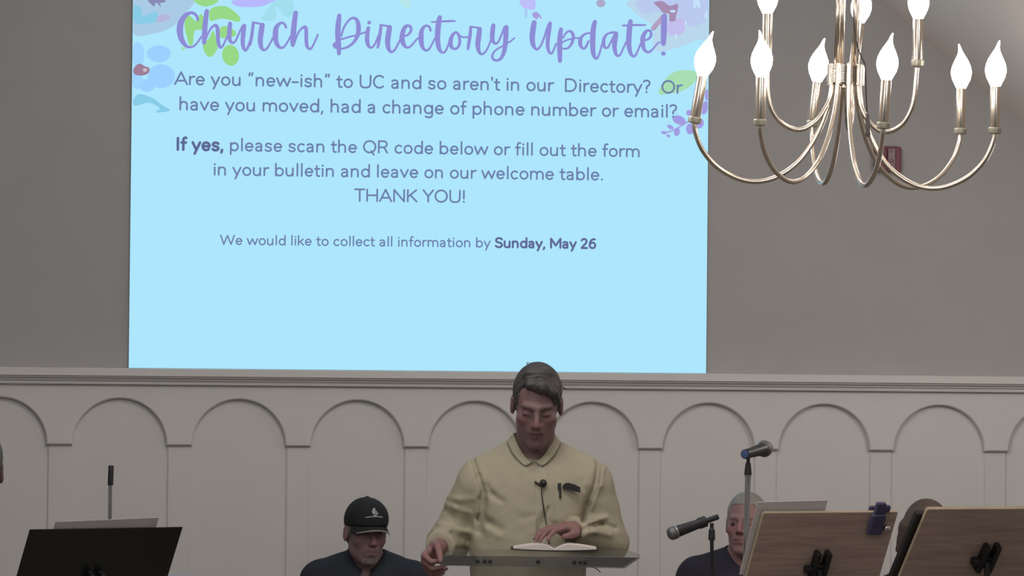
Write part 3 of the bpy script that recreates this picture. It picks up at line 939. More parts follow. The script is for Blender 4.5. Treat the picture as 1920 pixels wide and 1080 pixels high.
def collar(name, c, R, r_top, r_bot, h, gap0, gap1, m, parent, tip=0.018, ny=1.0, dip=0.05, dr=0.015):
    """turned-down shirt collar: c = neck point at the collar's top, R = its axes (columns)"""
    nT, nU = 48, 5
    V, Fc = [], []
    for layer in (0, 1):
        for i in range(nT + 1):
            s = i / nT
            for j in range(nU + 1):
                u = j / nU
                g = gap0 + (gap1 - gap0) * u
                th = g + (2 * math.pi - 2 * g) * s
                front = max(0.0, math.cos(th))
                drop = h + tip * front ** 3
                r = r_top + dr * front ** 2 + (r_bot - r_top) * u ** 0.9 + layer * 0.004
                x = (r - dr * front ** 2) * math.sin(th); y = -r * ny * math.cos(th)
                z = -drop * u - dip * front ** 2
                V.append(np.asarray(c) + R @ np.array([x, y, z]))
    N = (nT + 1) * (nU + 1)
    idx = lambda l, i, j: l * N + i * (nU + 1) + j
    for i in range(nT):
        for j in range(nU):
            Fc.append((idx(0, i, j), idx(0, i, j + 1), idx(0, i + 1, j + 1), idx(0, i + 1, j)))
            Fc.append((idx(1, i, j), idx(1, i + 1, j), idx(1, i + 1, j + 1), idx(1, i, j + 1)))
        for j in (0, nU):
            Fc.append((idx(0, i, j), idx(0, i + 1, j), idx(1, i + 1, j), idx(1, i, j)))
    for i in (0, nT):
        for j in range(nU):
            Fc.append((idx(0, i, j), idx(0, i, j + 1), idx(1, i, j + 1), idx(1, i, j)))
    return MB().add(V, Fc).build(name, m, parent, smooth=True)

def shoes(parent, feet, yaw=0.0):
    for (x, y) in feet:
        def f(p, x=x, y=y):
            q = p - np.array([x, y, 0], np.float32)
            d = smin(ell(q, (0, -.10, .035), (.046, .13, .036)), ell(q, (0, .0, .05), (.04, .06, .055)), .03)
            return np.maximum(d, -q[:, 2])
        sdf_obj('shoe', f, (x - .07, y - .26, -.01), (x + .07, y + .09, .13), .008, M_SHOE, parent)

# ---------- the speaker at the lectern
D_SP = 12.4
L = make_L(1000, D_SP)
SP = empty('person', frame(1000, D_SP), RZ)
tag(SP, 'person in a pale yellow button-down shirt standing at the lectern reading with head bowed', 'person')
hx, hz = L(1007, 764)
HC = np.array([hx, -.075, hz + .005], np.float32)
HS = .95
HR = rot3(0.37, 0.0, 0.03).astype(np.float32)
HO = dict(closed=True, lids=True, jaw=.95, skin=(124, 99, 98), mouth=(74, 48, 50), stubble=(112, 92, 92), brow=(92, 78, 74))
def to_head(p): return (p - HC) @ HR / HS
SH_R, SH_L = np.array([-.176, .0, 1.315]), np.array([.192, .0, 1.318])
EL_R, EL_L = np.array([-.262, .06, 1.13]), np.array([.238, .02, 1.14])
WR_R, WR_L = np.array([-.287, -.163, 1.130]), np.array([.124, -.185, 1.187])
NB = np.array([.003, .012, 1.42])
def torso(p, g):
    """g grows the trunk (cloth) or shrinks it (skin)"""
    d = ell(p, (-.01, .01, .98), (.178 + g, .125 + g, .20))
    d = smin(d, ell(p, (-.012, -.012, 1.12), (.180 + g, .128 + g, .17)), .06)
    d = smin(d, ell(p, (.002, -.005, 1.27), (.198 + g, .118 + g, .15)), .06)
    d = smin(d, cap(p, (-.155, .012, 1.325), (.17, .012, 1.328), .060 + g), .05)
    d = smin(d, cap(p, (-.045, .02, 1.425), (-.165, .015, 1.35), .042 + g, .05 + g), .04)
    d = smin(d, cap(p, (.05, .02, 1.425), (.18, .015, 1.352), .042 + g, .05 + g), .04)
    return d
def hand_grip(p):
    return near(p, WR_R + (-.01, -.07, -.03), .16, lambda q: hand_sdf(q, WR_R, (-.42, -.60, -.50), (1, -.35, -.15), [(62, 62, 30), (62, 62, 34), (62, 62, 36), (60, 60, 38)], side=1, thumb=(.9, 1.5)))
def hand_book(p):
    return near(p, WR_L + (-.07, -.05, 0), .17, lambda q: hand_sdf(q, WR_L, (-.64, -.77, .089), (0, 0, -1), [(12, 20, 14), (14, 22, 14), (14, 24, 14), (16, 24, 14)], side=1, spread=1.05, thumb=(.7, .5)))
def body_sp(p):
    d = torso(p, -.026)
    d = smin(d, cap(p, SH_R, EL_R, .042, .034), .008)
    d = smin(d, cap(p, EL_R, WR_R, .036, .026), .02)
    d = smin(d, cap(p, SH_L, EL_L, .042, .034), .008)
    d = smin(d, cap(p, EL_L, WR_L, .036, .026), .02)
    for s in (-1, 1):
        d = smin(d, cap(p, (s * .085 - .01, .02, .92), (s * .1, .02, .50), .08, .055), .03)
        d = smin(d, cap(p, (s * .1, .02, .50), (s * .11, .03, .09), .055, .035), .03)
        d = smin(d, cap(p, (s * .11, .03, .07), (s * .115, -.12, .04), .035, .026), .03)
    d = smin(d, cap(p, (hx, -.035, hz - .045), NB + (0, .012, -.02), .058, .064), .025)
    d = smin(d, near(p, HC, .19, lambda q: head_sdf(to_head(q), HO) * HS), .012)
    d = smin(d, hand_grip(p), .010)
    return smin(d, hand_book(p), .010)
def tint_sp(v):
    q = to_head(v)
    c = head_tint(q, HO)
    far = (np.abs(q).max(1) > .17)
    c[far] = np.array(lin((134, 100, 98))[:3])
    return c
body = sdf_obj('body', body_sp, (-.46, -.36, 0.0), (.38, .2, 1.76), .0042, M_SKIN, SP, tint_sp)

RIDGE = []   # (segment in photo pixels, width m, height m)
def rg(pts, w, h, front=True):
    for a, b in zip(pts[:-1], pts[1:]):
        RIDGE.append((L(800 + a[0] / 4.908, 840 + a[1] / 4.9), L(800 + b[0] / 4.908, 840 + b[1] / 4.9), w, h * (.55 if max(a[0], b[0]) < 482 else 1.0)))
rg([(440, 120), (490, 260), (540, 410), (540, 480)], .007, -.012)
rg([(540, 400), (500, 460)], .008, -.008)
rg([(535, 480), (520, 640), (510, 760)], .011, -.017)
rg([(150, 500), (270, 545), (410, 590)], .009, .009)
rg([(140, 560), (250, 620), (400, 680)], .010, -.004)
rg([(160, 440), (300, 470), (480, 455)], .010, .007)
rg([(120, 690), (240, 730), (420, 770)], .009, .009)
rg([(210, 770), (330, 820), (420, 850)], .010, -.004)
rg([(110, 760), (220, 830), (330, 880)], .009, .006)
rg([(330, 850), (370, 930)], .008, -.003)
rg([(560, 340), (620, 420), (700, 470)], .010, -.006)
rg([(520, 650), (600, 680), (690, 740)], .014, -.008)
rg([(560, 720), (680, 780)], .014, .005)
rg([(900, 630), (1000, 600)], .010, -.004)
rg([(1590, 120), (1570, 320), (1490, 520), (1440, 660)], .009, -.014)
rg([(1630, 180), (1600, 340), (1520, 540)], .009, .007)
rg([(1660, 630), (1560, 650), (1450, 690)], .008, .008)
rg([(1740, 730), (1620, 690), (1480, 690)], .008, -.007)
rg([(1700, 790), (1560, 750), (1430, 760)], .010, .007)
rg([(1420, 725), (1370, 790), (1335, 830)], .014, -.022)
rg([(1130, 660), (1180, 690), (1300, 680)], .010, -.004)
rg([(1440, 240), (1470, 330), (1460, 420)], .009, .004)
def shirt_core(p):
    d = torso(p, 0.0)
    sr = smin(cap(p, SH_R + (0, 0, -.005), EL_R, .066, .060), cap(p, EL_R, WR_R + (.006, .035, .002), .060, .047), .035)
    sl = smin(cap(p, SH_L + (0, 0, -.005), EL_L, .064, .060), cap(p, EL_L, WR_L + (.004, .004, .0), .060, .038), .035)
    d = smin(smin(d, sr, .028), sl, .028)
    return d
PKX = lambda z: L(1004, 860)[0] + .017 + (1.41 - z) * .028
def shirt_sp(p):
    d = shirt_core(p)
    fr = p[:, 1] < .03
    x, z = p[:, 0], p[:, 2]
    m = (np.abs(d) < .05) & fr
    if m.any():
        add = np.zeros(m.sum(), np.float32)
        for a, b, w, h in RIDGE:
            dd, t = seg2(x[m], z[m], a, b)
            add += h * np.exp(-(dd / w) ** 2)
        pm = p[m]
        tw = (np.abs(x[m] - PKX(z[m])) - .017) / .0022
        add += .0006 / (1 + np.exp(np.clip(tw, -30, 30))) * (pm[:, 1] < -.05) * (z[m] < 1.41)
        # breast pocket
        bx = np.maximum(np.abs(x[m] - .113) - .038, np.abs(z[m] - 1.252) - .052)
        add += .0004 / (1 + np.exp(np.clip(bx / .0016, -30, 30))) * (pm[:, 1] < -.04)
        d[m] = d[m] - np.clip(add, -.014, .012)
    d = d - .0013 * wob(p * 1.3, .7) - .0006 * wob(p * 2.6, 2.1)
    d = np.maximum(d, -(z - .93))
    # cuffs end before the hands
    for W, E, k in ((WR_R, EL_R, .020), (WR_L, EL_L, .012)):
        u = unit(W - E)
        a = (p - W.astype(np.float32)) @ u.astype(np.float32)
        c = np.maximum(a + k, np.sqrt(((p - W.astype(np.float32)) ** 2).sum(1)) - .12)
        d = np.where((np.sqrt(((p - W.astype(np.float32)) ** 2).sum(1)) < .12) & (a > -k), np.maximum(d, a + k), d)
    # open neck: V below the collar
    zz = L(1003, 861)[1]
    vw = np.clip((z - zz), 0, .2) * .62
    V = np.maximum(np.abs(x - .004) - vw, p[:, 1] + .0)
    d = smax(d, -np.maximum(V, np.abs(z - zz - .1) - .1), .003)
    d = smax(d, -cap(p, NB + (0, -.004, -.03), NB + (0, -.05, .2), .062, .062), .004)
    return d
shirt = sdf_obj('shirt', shirt_sp, (-.42, -.26, .92), (.36, .2, 1.5), .0042, M_SHIRT, SP)
collar('collar', (.004, .004, 1.478), rot3(.10, 0), .062, .081, .026, .04, .30, M_SHIRT_IN, shirt, tip=-.006, dip=.074, dr=.030)
def surf_y(f, x, z, y0=-.34, y1=.1):
    ys = np.linspace(y0, y1, 400).astype(np.float32)
    q = np.stack([np.full(400, x), ys, np.full(400, z)], 1).astype(np.float32)
    v = f(q)
    k = np.argmax(v < 0)
    return float(ys[k])
def shirt_patch(name, xs_of_z, z0, z1, nx, nz, off):
    zs_ = np.linspace(z0, z1, nz + 1)
    g = np.array([(x, z) for z in zs_ for x in np.linspace(*xs_of_z(z), nx + 1)], np.float32)
    ys = np.linspace(-.30, .05, 300).astype(np.float32)
    Q = np.zeros((len(g), 300, 3), np.float32)
    Q[..., 0] = g[:, None, 0]; Q[..., 1] = ys; Q[..., 2] = g[:, None, 1]
    val = shirt_sp(Q.reshape(-1, 3)).reshape(len(g), 300)
    y = ys[np.argmax(val < 0, axis=1)]
    N = len(g)
    V = [(a, yy - off, b) for (a, b), yy in zip(g, y)] + [(a, yy + .004, b) for (a, b), yy in zip(g, y)]
    w = nx + 1
    Fc = [(j * w + i, j * w + i + 1, (j + 1) * w + i + 1, (j + 1) * w + i) for j in range(nz) for i in range(nx)]
    rim = [j * w for j in range(nz + 1)] + [nz * w + i for i in range(1, w)] + [j * w + nx for j in range(nz - 1, -1, -1)] + [i for i in range(nx - 1, 0, -1)]
    Fc += [(a, b, b + N, a + N) for a, b in zip(rim, rim[1:] + rim[:1])]
    return smooth_by_angle(MB().add(V, Fc).build(name, M_SHIRT_IN, shirt), 50)
shirt_patch('placket', lambda z: (float(PKX(z)) - .017, float(PKX(z)) + .017), 1.09, 1.392, 3, 40, .0026)
shirt_patch('pocket', lambda z: (L(1043, 940)[0], L(1090, 940)[0] + .003) if z > 1.215 else (L(1043, 940)[0] + (1.215 - z) * .35, L(1090, 940)[0] + .003 - (1.215 - z) * .35), 1.200, 1.303, 8, 12, .0022)
for z in (1.375, 1.30, 1.215):
    x = float(PKX(z)); y = surf_y(shirt_sp, x, z) - .0026
    MB().lathe([(.0, -.0005), (.0052, -.0005), (.0052, .0018), (.004, .0024), (.0, .0022)], (x, y, z), (0, -1, 0), 12).build('button', M_LOGO, shirt)

def hair_sp(p):
    q = to_head(p)
    d = hair_short(q, dict(hair_t=1.0, line=-.022, brow_box=((-.006, -.105, .03), (.060, .062, .062))))
    # swept fringe: parted on the picture's left, falling lower on the right
    d = smin(d, cap(q, (-.030, -.072, .104), (.014, -.082, .100), .009, .012), .03)
    d = smin(d, cap(q, (.014, -.082, .100), (.050, -.068, .078), .012, .012), .025)
    d = smin(d, cap(q, (.050, -.068, .078), (.069, -.048, .045), .011, .008), .02)
    d = smin(d, cap(q, (-.03, -.03, .126), (.03, -.01, .128), .014, .016), .03)
    s = q[:, 0] * 1.3 + q[:, 1] * .35 - q[:, 2] * .55
    s2 = q[:, 1] * 1.2 + q[:, 0] * .3 + q[:, 2] * .4
    d = d - .0012 * np.sin(s2 * 430 + 6 * np.sin(s * 35)) - .0008 * np.sin(s2 * 210 + 4 * np.sin(s * 22 + 1))
    return d
hair = sdf_obj('hair', lambda p: near(p, HC + np.array([0, .01, .05], np.float32), .2, hair_sp), HC - np.array([.13, .16, .12]), HC + np.array([.13, .17, .18]), .0028, M_HAIRBR, SP)
for k, (a, b, c) in enumerate((((992, 690), (988, 680), (997, 683)), ((1000, 688), (997, 681), (1004, 685)), ((996, 690), (994, 683), (988, 684)), ((1004, 690), (1007, 684), (1013, 686)), ((1054, 724), (1060, 729), (1065, 730)))):
    yv = -.06 if k < 4 else -.08
    pts = [np.array([L(*q)[0], yv + .004 * k, L(*q)[1]]) for q in (a, b, c)]
    MB().tube(crom(pts, 4), np.linspace(.0022, .0008, 9), 6).build('loose_hair', M_HAIRBR, hair, smooth=True)

def trousers_sp(p):
    d = ell(p, (-.01, .015, .93), (.183, .13, .12))
    for s in (-1, 1):
        d = smin(d, cap(p, (s * .09 - .005, .02, .9), (s * .1, .02, .5), .098, .075), .03)
        d = smin(d, cap(p, (s * .1, .02, .5), (s * .11, .03, .06), .075, .06), .02)
    return np.maximum(np.maximum(d, p[:, 2] - .985), .045 - p[:, 2])
sdf_obj('trousers', trousers_sp, (-.26, -.16, .03), (.26, .18, 1.02), .009, M_TROUS, SP)
shoes(SP, [(-.11, .04), (.11, .04)])

# microphone clipped to the placket, with its lead
def SPW(x, y, z):
    """speaker-local to world"""
    c, s = math.cos(RZ), math.sin(RZ)
    o = SP.location
    return np.array([o[0] + c * x - s * y, o[1] + s * x + c * y, z])
def on_shirt(px, py, off):
    x, z = L(px, py)
    return np.array([x, surf_y(shirt_sp, x, z) - off, z])
lm = MB()
c0 = on_shirt(1020, 904, .0155)
lm.lathe([(0, -.011), (.0085, -.009), (.0112, -.002), (.0112, .005), (.007, .011), (0, .0125)], c0, (.15, -.3, 1), 16)
lav_o = SPW(*c0)
lav = MB()
lav.v = [tuple(SPW(*q)) for q in lm.v]; lav.f = lm.f
lav = lav.build('lapel_microphone', M_BLACK, origin=lav_o, rz=RZ, smooth=True)
tag(lav, 'small black clip-on microphone fastened to the yellow shirt front, lead hanging down', 'microphone')
m2 = MB(); a, b = on_shirt(1016, 908, .0095), on_shirt(1004, 901, .010)
m2.tube([SPW(*a), SPW(*b)], .0035, 8); m2.build('clip', M_BLACK, lav, origin=lav_o, rz=RZ)
m3 = MB(); pts = [on_shirt(*q, .013) for q in ((1018, 911), (1017, 920), (1019, 935), (1023, 960), (1028, 988), (1031, 1006), (1032, 1016))]
m3.tube([SPW(*q) for q in crom(pts, 4)], .0018, 6); m3.build('lead', M_BLACK, lav, origin=lav_o, rz=RZ, smooth=True)

# case and pen in the breast pocket
ph = MB()
pp = [(1056, 909), (1060, 904.5), (1066, 903), (1078, 906), (1089, 911.5), (1089.5, 921.5), (1074, 918), (1057, 914)]
y = min(surf_y(shirt_sp, *L(*q)) for q in pp) - .004
ph.prism([SPW(L(*q)[0], y, L(*q)[1]) for q in pp], SPW(0, -.010, 0) - SPW(0, 0, 0))
pc = SPW(L(1073, 912)[0], y, L(1073, 912)[1])
o = ph.build('phone_case', mat('case_black', (34, 30, 30), 0.4, noise=0.05), origin=pc, rz=RZ)
tag(o, 'dark phone-sized case sticking out of the yellow shirt pocket', 'phone case')
pn = MB(); a, b = L(1051, 904), L(1052, 931)
ya, yb = surf_y(shirt_sp, *a) - .0075, surf_y(shirt_sp, *b) - .0075
pn.tube([SPW(a[0], ya, a[1]), SPW(b[0], yb, b[1])], [.0042, .0036], 10)
po = SPW(a[0], ya, a[1])
pen = pn.build('pen', M_BLACK, origin=po, rz=RZ)
tag(pen, 'black pen clipped on the yellow shirt pocket beside the dark case', 'pen')
q = MB(); c = L(1048.5, 911); q.box(SPW(c[0], ya - .002, c[1]), (.004, .004, .022)); q.build('clip', M_BLACK, pen, origin=po, rz=RZ)

# ---------- seated people
def seated(px, d, label, head_px, o, hairf, hair_m, shirt_m, pitch, yaw, roll=0.0, sc=0.95, sh_px=None, hairbox=(.13, .16, .14), neck=None, collar_on=True, sh_w=.18, seat=.42):
    Lq = make_L(px, d)
    root = empty('person', frame(px, d), RZ)
    tag(root, label, 'person')
    hx_, hz_ = Lq(*head_px)
    C = np.array([hx_, -.05, hz_], np.float32)
    R = rot3(pitch, yaw, roll).astype(np.float32)
    th = lambda p: (p - C) @ R / sc
    zs = Lq(px, sh_px)[1] - .055 if sh_px else hz_ - .20
    pel = seat + .09
    AR = {}
    for s in (-1, 1):
        AR[s] = (np.array([s * sh_w, .02, zs]), np.array([s * (sh_w + .05), -.02, zs - .27]), np.array([s * .13, -.25, seat + .16]))
    def trunk(p, g):
        dd = ell(p, (0, .02, pel), (.18 + g, .13 + g, .14))
        dd = smin(dd, ell(p, (0, .01, (pel + zs) / 2), (.165 + g, .12 + g, (zs - pel) * .62)), .06)
        dd = smin(dd, ell(p, (0, .01, zs - .07), (.178 + g, .115 + g, .13)), .06)
        dd = smin(dd, cap(p, (-sh_w, .02, zs), (sh_w, .02, zs), .058 + g), .05)
        for s in (-1, 1):
            dd = smin(dd, cap(p, (s * .045, .025, zs + .075), (s * sh_w * .9, .02, zs + .02), .038 + g, .045 + g), .04)
        return dd
    HT = {s: (np.array([s * .13, -.25, seat + .16])) for s in (-1, 1)}
    def bodyf(p):
        dd = trunk(p, -.016)
        for s in (-1, 1):
            S_, E_, W_ = AR[s]
            dd = smin(dd, cap(p, S_, E_, .044, .036), .03)
            dd = smin(dd, cap(p, E_, W_, .036, .026), .02)
            dd = smin(dd, near(p, W_ + (0, -.06, 0), .15, lambda q, s=s, W_=W_: hand_sdf(q, W_, (-s * .2, -1, -.25), (0, 0, -1), [(18, 22, 14)] * 4, side=-s)), .01)
            dd = smin(dd, cap(p, (s * .09, .0, seat + .07), (s * .12, -.42, seat + .06), .075, .055), .03)
            dd = smin(dd, cap(p, (s * .12, -.42, seat + .06), (s * .12, -.40, .09), .055, .036), .02)
            dd = smin(dd, cap(p, (s * .12, -.40, .06), (s * .12, -.52, .04), .034, .026), .02)
        dd = smin(dd, cap(p, C + np.array([0, .045, -.05], np.float32), (0, .03, zs + .02), .054, .062), .025)
        return smin(dd, near(p, C, .19, lambda q: head_sdf(th(q), o) * sc), .012)
    def tintf(v):
        q = th(v); c = head_tint(q, o)
        c[np.abs(q).max(1) > .18] = np.array(lin(o.get('skin', (190, 145, 128)))[:3])
        return c
    ztop = hz_ + .17
    sdf_obj('body', bodyf, (-.34, -.62, 0), (.34, .2, ztop), .0046, M_SKIN, root, tintf)
    def shirtf(p):
        dd = trunk(p, 0.0)
        for s in (-1, 1):
            S_, E_, W_ = AR[s]
            dd = smin(dd, smin(cap(p, S_, E_, .064, .056), cap(p, E_, W_ + (0, .08, .02), .054, .042), .03), .02)
        dd = dd - .003 * wob(p, 1.3)
        dd = np.maximum(dd, -(p[:, 2] - seat - .04))
        zz = zs + (.0 if collar_on else .02)
        V = np.maximum(np.abs(p[:, 0] - hx_ * .5) - np.clip(p[:, 2] - zz, 0, .2) * .65, p[:, 1])
        dd = smax(dd, -np.maximum(V, np.abs(p[:, 2] - zz - .1) - .1), .004)
        return smax(dd, -cap(p, (hx_ * .4, .03, zs + .03), (hx_, -.03, zs + .25), .062, .062), .004)
    sh = sdf_obj('shirt', shirtf, (-.34, -.36, seat), (.34, .2, zs + .16), .006, shirt_m, root)
    if collar_on:
        collar('collar', (hx_ * .5, .014, zs + .105), rot3(.1, yaw * .2), .064, .094, .038, .22, .5, shirt_m, sh, tip=.03, dip=.06, dr=.02)
    def tr(p):
        dd = ell(p, (0, .0, seat + .06), (.185, .16, .11))
        for s in (-1, 1):
            dd = smin(dd, cap(p, (s * .09, .0, seat + .07), (s * .12, -.42, seat + .06), .092, .07), .03)
            dd = smin(dd, cap(p, (s * .12, -.42, seat + .06), (s * .12, -.40, .07), .07, .056), .02)
        return np.maximum(np.maximum(dd, p[:, 2] - seat - .15), .05 - p[:, 2])
    sdf_obj('trousers', tr, (-.24, -.54, .03), (.24, .2, seat + .2), .01, M_TROUS2, root)
    shoes(root, [(-.12, -.42), (.12, -.42)])
    if hairf is not None:
        hb = np.array(hairbox)
        sdf_obj('hair', lambda p: near(p, C + np.array([0, .01, .03], np.float32), .21, lambda q: hairf(th(q)) * sc), C - hb, C + hb + np.array([0, .02, .02]), .0036, hair_m, root)
    if not o.get('noeyes'):
        for s in (-1, 1):
            c = C + R @ (np.array([s * .0315 - .001, -.083, .0065]) * sc)
            e = MB(); e.lathe([(.0098 * math.sin(t), -.0098 * math.cos(t)) for t in np.linspace(.05, math.pi - .05, 9)], c, (0, 0, 1), 14)
            e.build('eye', M_EYE, root, smooth=True)
    return root, C, R, sc

def strands(q, d, a=.0012):
    s = q[:, 0] * 1.1 + q[:, 1] * .5
    s2 = q[:, 1] * 1.1 - q[:, 0] * .5 + q[:, 2] * .5
    return d - a * np.sin(s2 * 380 + 5 * np.sin(s * 30))

# left, baseball cap
cr_, CC, CR, CS = seated(690, 14.0, 'person in a black baseball cap and dark open-collar shirt seated below the slide', (690, 999), dict(noeyes=True, closed=True, skin=(134, 111, 111), chin_only=True, beard=(104, 99, 94), brow=(110, 100, 92)),
    lambda q: strands(q, np.maximum(hair_short(q, dict(hair_t=.3, line=-.03)), q[:, 2] - .05)), mat('hair_grizzled', (98, 92, 88), 0.7, noise=0.15, scale=60), M_NAVY2, .10, .33, .03, sc=.89, sh_px=1058, sh_w=.165)
def capf(q):
    d = ell(q, (0, .012, .05), (.0845, .107, .092))
    d = smin(d, ell(q, (0, -.03, .07), (.07, .072, .065)), .03)
    zc = .028 + (-q[:, 1]) * .16
    d = np.maximum(d, zc - q[:, 2])
    i = ell(q, (0, .012, .045), (.079, .101, .088))
    return smax(d, -np.maximum(i, q[:, 2] - .06), .003)
baseball = sdf_obj('baseball_cap', lambda p: near(p, CC + CR @ np.array([0, 0, .05]), .2, lambda q: capf((q - CC) @ CR / CS) * CS), CC - np.array([.16, .16, .06]), CC + np.array([.16, .16, .2]), .0036, M_CAPCL, cr_)
def cap_w(q): return CC + CR @ (np.asarray(q, float) * CS)
V, Fc = [], []
nA, nB = 20, 7
edge = []
for layer in (0, 1):
    for i in range(nA + 1):
        a = -1.12 + 2.24 * i / nA
        for j in range(nB + 1):
            u = j / nB
            x0, y0 = .082 * math.sin(a), .012 - .104 * math.cos(a)
            ext = .072 * max(0.0, math.cos(a * 1.30)) ** .55
            x, y = x0 * (1 + .06 * u), y0 - ext * u
            z = .044 - .34 * (x ** 2) / .08 * (0.35 + .75 * u) - .006 * u - layer * .004
            V.append(cap_w((x, y, z)))
            if layer == 0 and j == nB: edge.append(cap_w((x, y, z - .002)))
N = (nA + 1) * (nB + 1)
ix = lambda l, i, j: l * N + i * (nB + 1) + j
for i in range(nA):
    for j in range(nB):
        Fc.append((ix(0, i, j), ix(0, i + 1, j), ix(0, i + 1, j + 1), ix(0, i, j + 1)))
        Fc.append((ix(1, i, j), ix(1, i, j + 1), ix(1, i + 1, j + 1), ix(1, i + 1, j)))
    Fc.append((ix(0, i, nB), ix(0, i + 1, nB), ix(1, i + 1, nB), ix(1, i, nB)))
MB().add(V, Fc).build('brim', M_CAPCL, baseball, smooth=True)
MB().tube(edge[2:-2], .0022, 6).build('piping', M_PIPING, baseball, smooth=True)
bt = cap_w((0, .012, .142)); MB().lathe([(0, -.003), (.009, -.002), (.008, .003), (0, .005)], bt, CR @ np.array([0, 0, 1.0]), 12).build('button', M_CAPCL, baseball, smooth=True)
def cap_front(x, z):
    ys = np.linspace(-.16, 0, 300).astype(np.float32)
    v = capf(np.stack([np.full(300, x), ys, np.full(300, z)], 1).astype(np.float32))
    return cap_w((x, float(ys[np.argmax(v < 0)]) - .0012, z))
lg = MB()
def lstroke(pts, r):
    lg.tube([cap_front(x * 1.05, .080 + (z - .080) * .75) for x, z in crom(pts, 4)], r * .85, 6)
lstroke([(-.004, .098), (-.008, .108), (-.004, .118), (.001, .124), (.002, .112), (.0, .100), (-.004, .094)], .0028)
lstroke([(-.003, .098), (-.002, .108), (.0, .114)], .0035)
lstroke([(.007, .112), (.010, .104), (.013, .098), (.008, .095), (.005, .101), (.010, .104)], .0022)
lstroke([(-.004, .094), (.0, .088), (.006, .088)], .0018)
lstroke([(-.004, .088), (.002, .092), (.009, .087)], .0015)
lstroke([(-.034, .076), (-.018, .081), (.0, .084), (.018, .083), (.032, .080)], .0024)
lg.build('emblem', M_LOGO, baseball, smooth=True)

# right, silver hair, looking to the left
seated(1398, 14.0, 'person with short silver hair and navy shirt seated behind the chrome microphone stand', (1400, 984), dict(skin=(146, 112, 111), brow=(140, 118, 110)),
    lambda q: strands(q, hair_short(q, dict(hair_t=.5, line=-.012, brow_box=((0, -.105, .02), (.060, .062, .062))))), M_HAIRGR, M_NAVY, -.04, -.30, 0.0, sc=.87, sh_px=1052, sh_w=.17)
# behind the wooden stands, only the crown shows
def bob(q):
    d = hair_short(q, dict(hair_t=2.2, line=-.05))
    d = smin(d, cap(q, (-.078, .0, .05), (-.088, .01, -.03), .024, .022), .03)
    d = smin(d, cap(q, (.078, .0, .05), (.086, .01, -.05), .022, .02), .03)
    return strands(q, smin(d, ell(q, (0, .05, -.01), (.084, .06, .085)), .03), .0018)
seated(1735, 13.8, 'person with brown hair seated behind the wooden music stands, only crown visible', (1738, 1013), dict(skin=(190, 148, 132), noeyes=True, closed=True), bob, M_HAIRB, M_NAVY2, .12, .1, 0.0, sc=.98, sh_w=.16)
# cut by the left edge of the frame
seated(-158, 12.6, 'person at the left edge of the frame, dark hair and one ear showing', (-37, 886), dict(skin=(120, 92, 88), noeyes=True, closed=True),
    lambda q: strands(q, hair_short(q, dict(hair_t=2.4, line=-.05))), mat('hair_dark_grey', (84, 78, 70), 0.6, noise=0.15, scale=60), M_NAVY, .1, .25, 0.0, sc=1.0, seat=.50, sh_px=955)

# ------------------------------------------------------------------ chandelier
M_NICK = mat('brushed_nickel', (222, 211, 196), 0.22, metal=1.0, noise=0.03, scale=60)
M_NICKD = mat('dull_nickel_cup', (176, 172, 156), 0.5, metal=0.8, noise=0.05, scale=80)
M_BULB = emit('lit_bulb', (255, 244, 236), 20.0)
M_CORD = mat('dark_cord', (52, 46, 46), 0.8, noise=0.05)
D_CH = 9.3
KC = D_CH / F_PX
cc = P(1585, 158, D_CH)
CH = bpy.data.objects.new('chandelier', None); COL.objects.link(CH)
CH.location = tuple(cc); CH.rotation_euler = (0, 0.024, RZ)
tag(CH, 'silver two-tier chandelier with upswept arms and lit flame-tip bulbs', 'chandelier')
def cl(px, py):
    """photo pixel -> chandelier-local x, z"""
    x, z = (px - 1585) * KC, -(py - 158 - ROLL * (px - 1585)) * KC
    c, s = math.cos(.024), math.sin(.024)
    return x * c - z * s, x * s + z * c
# hub: stacked rings round a cluster of tubes
hub = MB()
hp = []
for k in range(12):
    z = .002 + k * .0034
    hp += [(.0375, z), (.0435, z + .0008), (.0435, z + .0022), (.0375, z + .0034)]
hub.lathe([(0, 0)] + hp + [(0, hp[-1][1])], (0, 0, 0), (0, 0, 1), 40)
for k in range(9):
    t = 2 * math.pi * k / 9
    hub.lathe([(.0085, -.002), (.0085, .046)], (.036 * math.cos(t), .036 * math.sin(t), 0), (0, 0, 1), 14)
smooth_by_angle(hub.build('hub', M_NICK, CH))
fn_ = MB(); fn_.lathe([(0, -.014), (.004, -.013), (.006, -.008), (.003, -.003), (.005, .0), (0, .002)], (-.006, -.02, 0), (0, 0, 1), 14); fn_.build('finial', M_NICK, CH, smooth=True)
# rods up to the ceiling canopy
ceil_z = apex_z - SL * abs(cc[0] - apex_x)
top = ceil_z - cc[2] - .05
for (px, dy) in ((1567, -.02), (1578, .02), (1600, -.02), (1606, .02)):
    x = cl(px, 100)[0]
    r = MB(); r.tube([(x, dy, .04), (x, dy, .25), (x * .9, dy * .9, .45)], .0062, 12); r.build('rod', M_NICK, CH, smooth=True)
st = MB(); st.lathe([(.0, .44), (.04, .44), (.042, .46), (.02, .49), (.008, .5), (.008, top - .02), (.06, top - .01), (.065, top + .03), (0, top + .03)], (0, 0, 0), (0, 0, 1), 24)
smooth_by_angle(st.build('stem_and_canopy', M_NICK, CH))

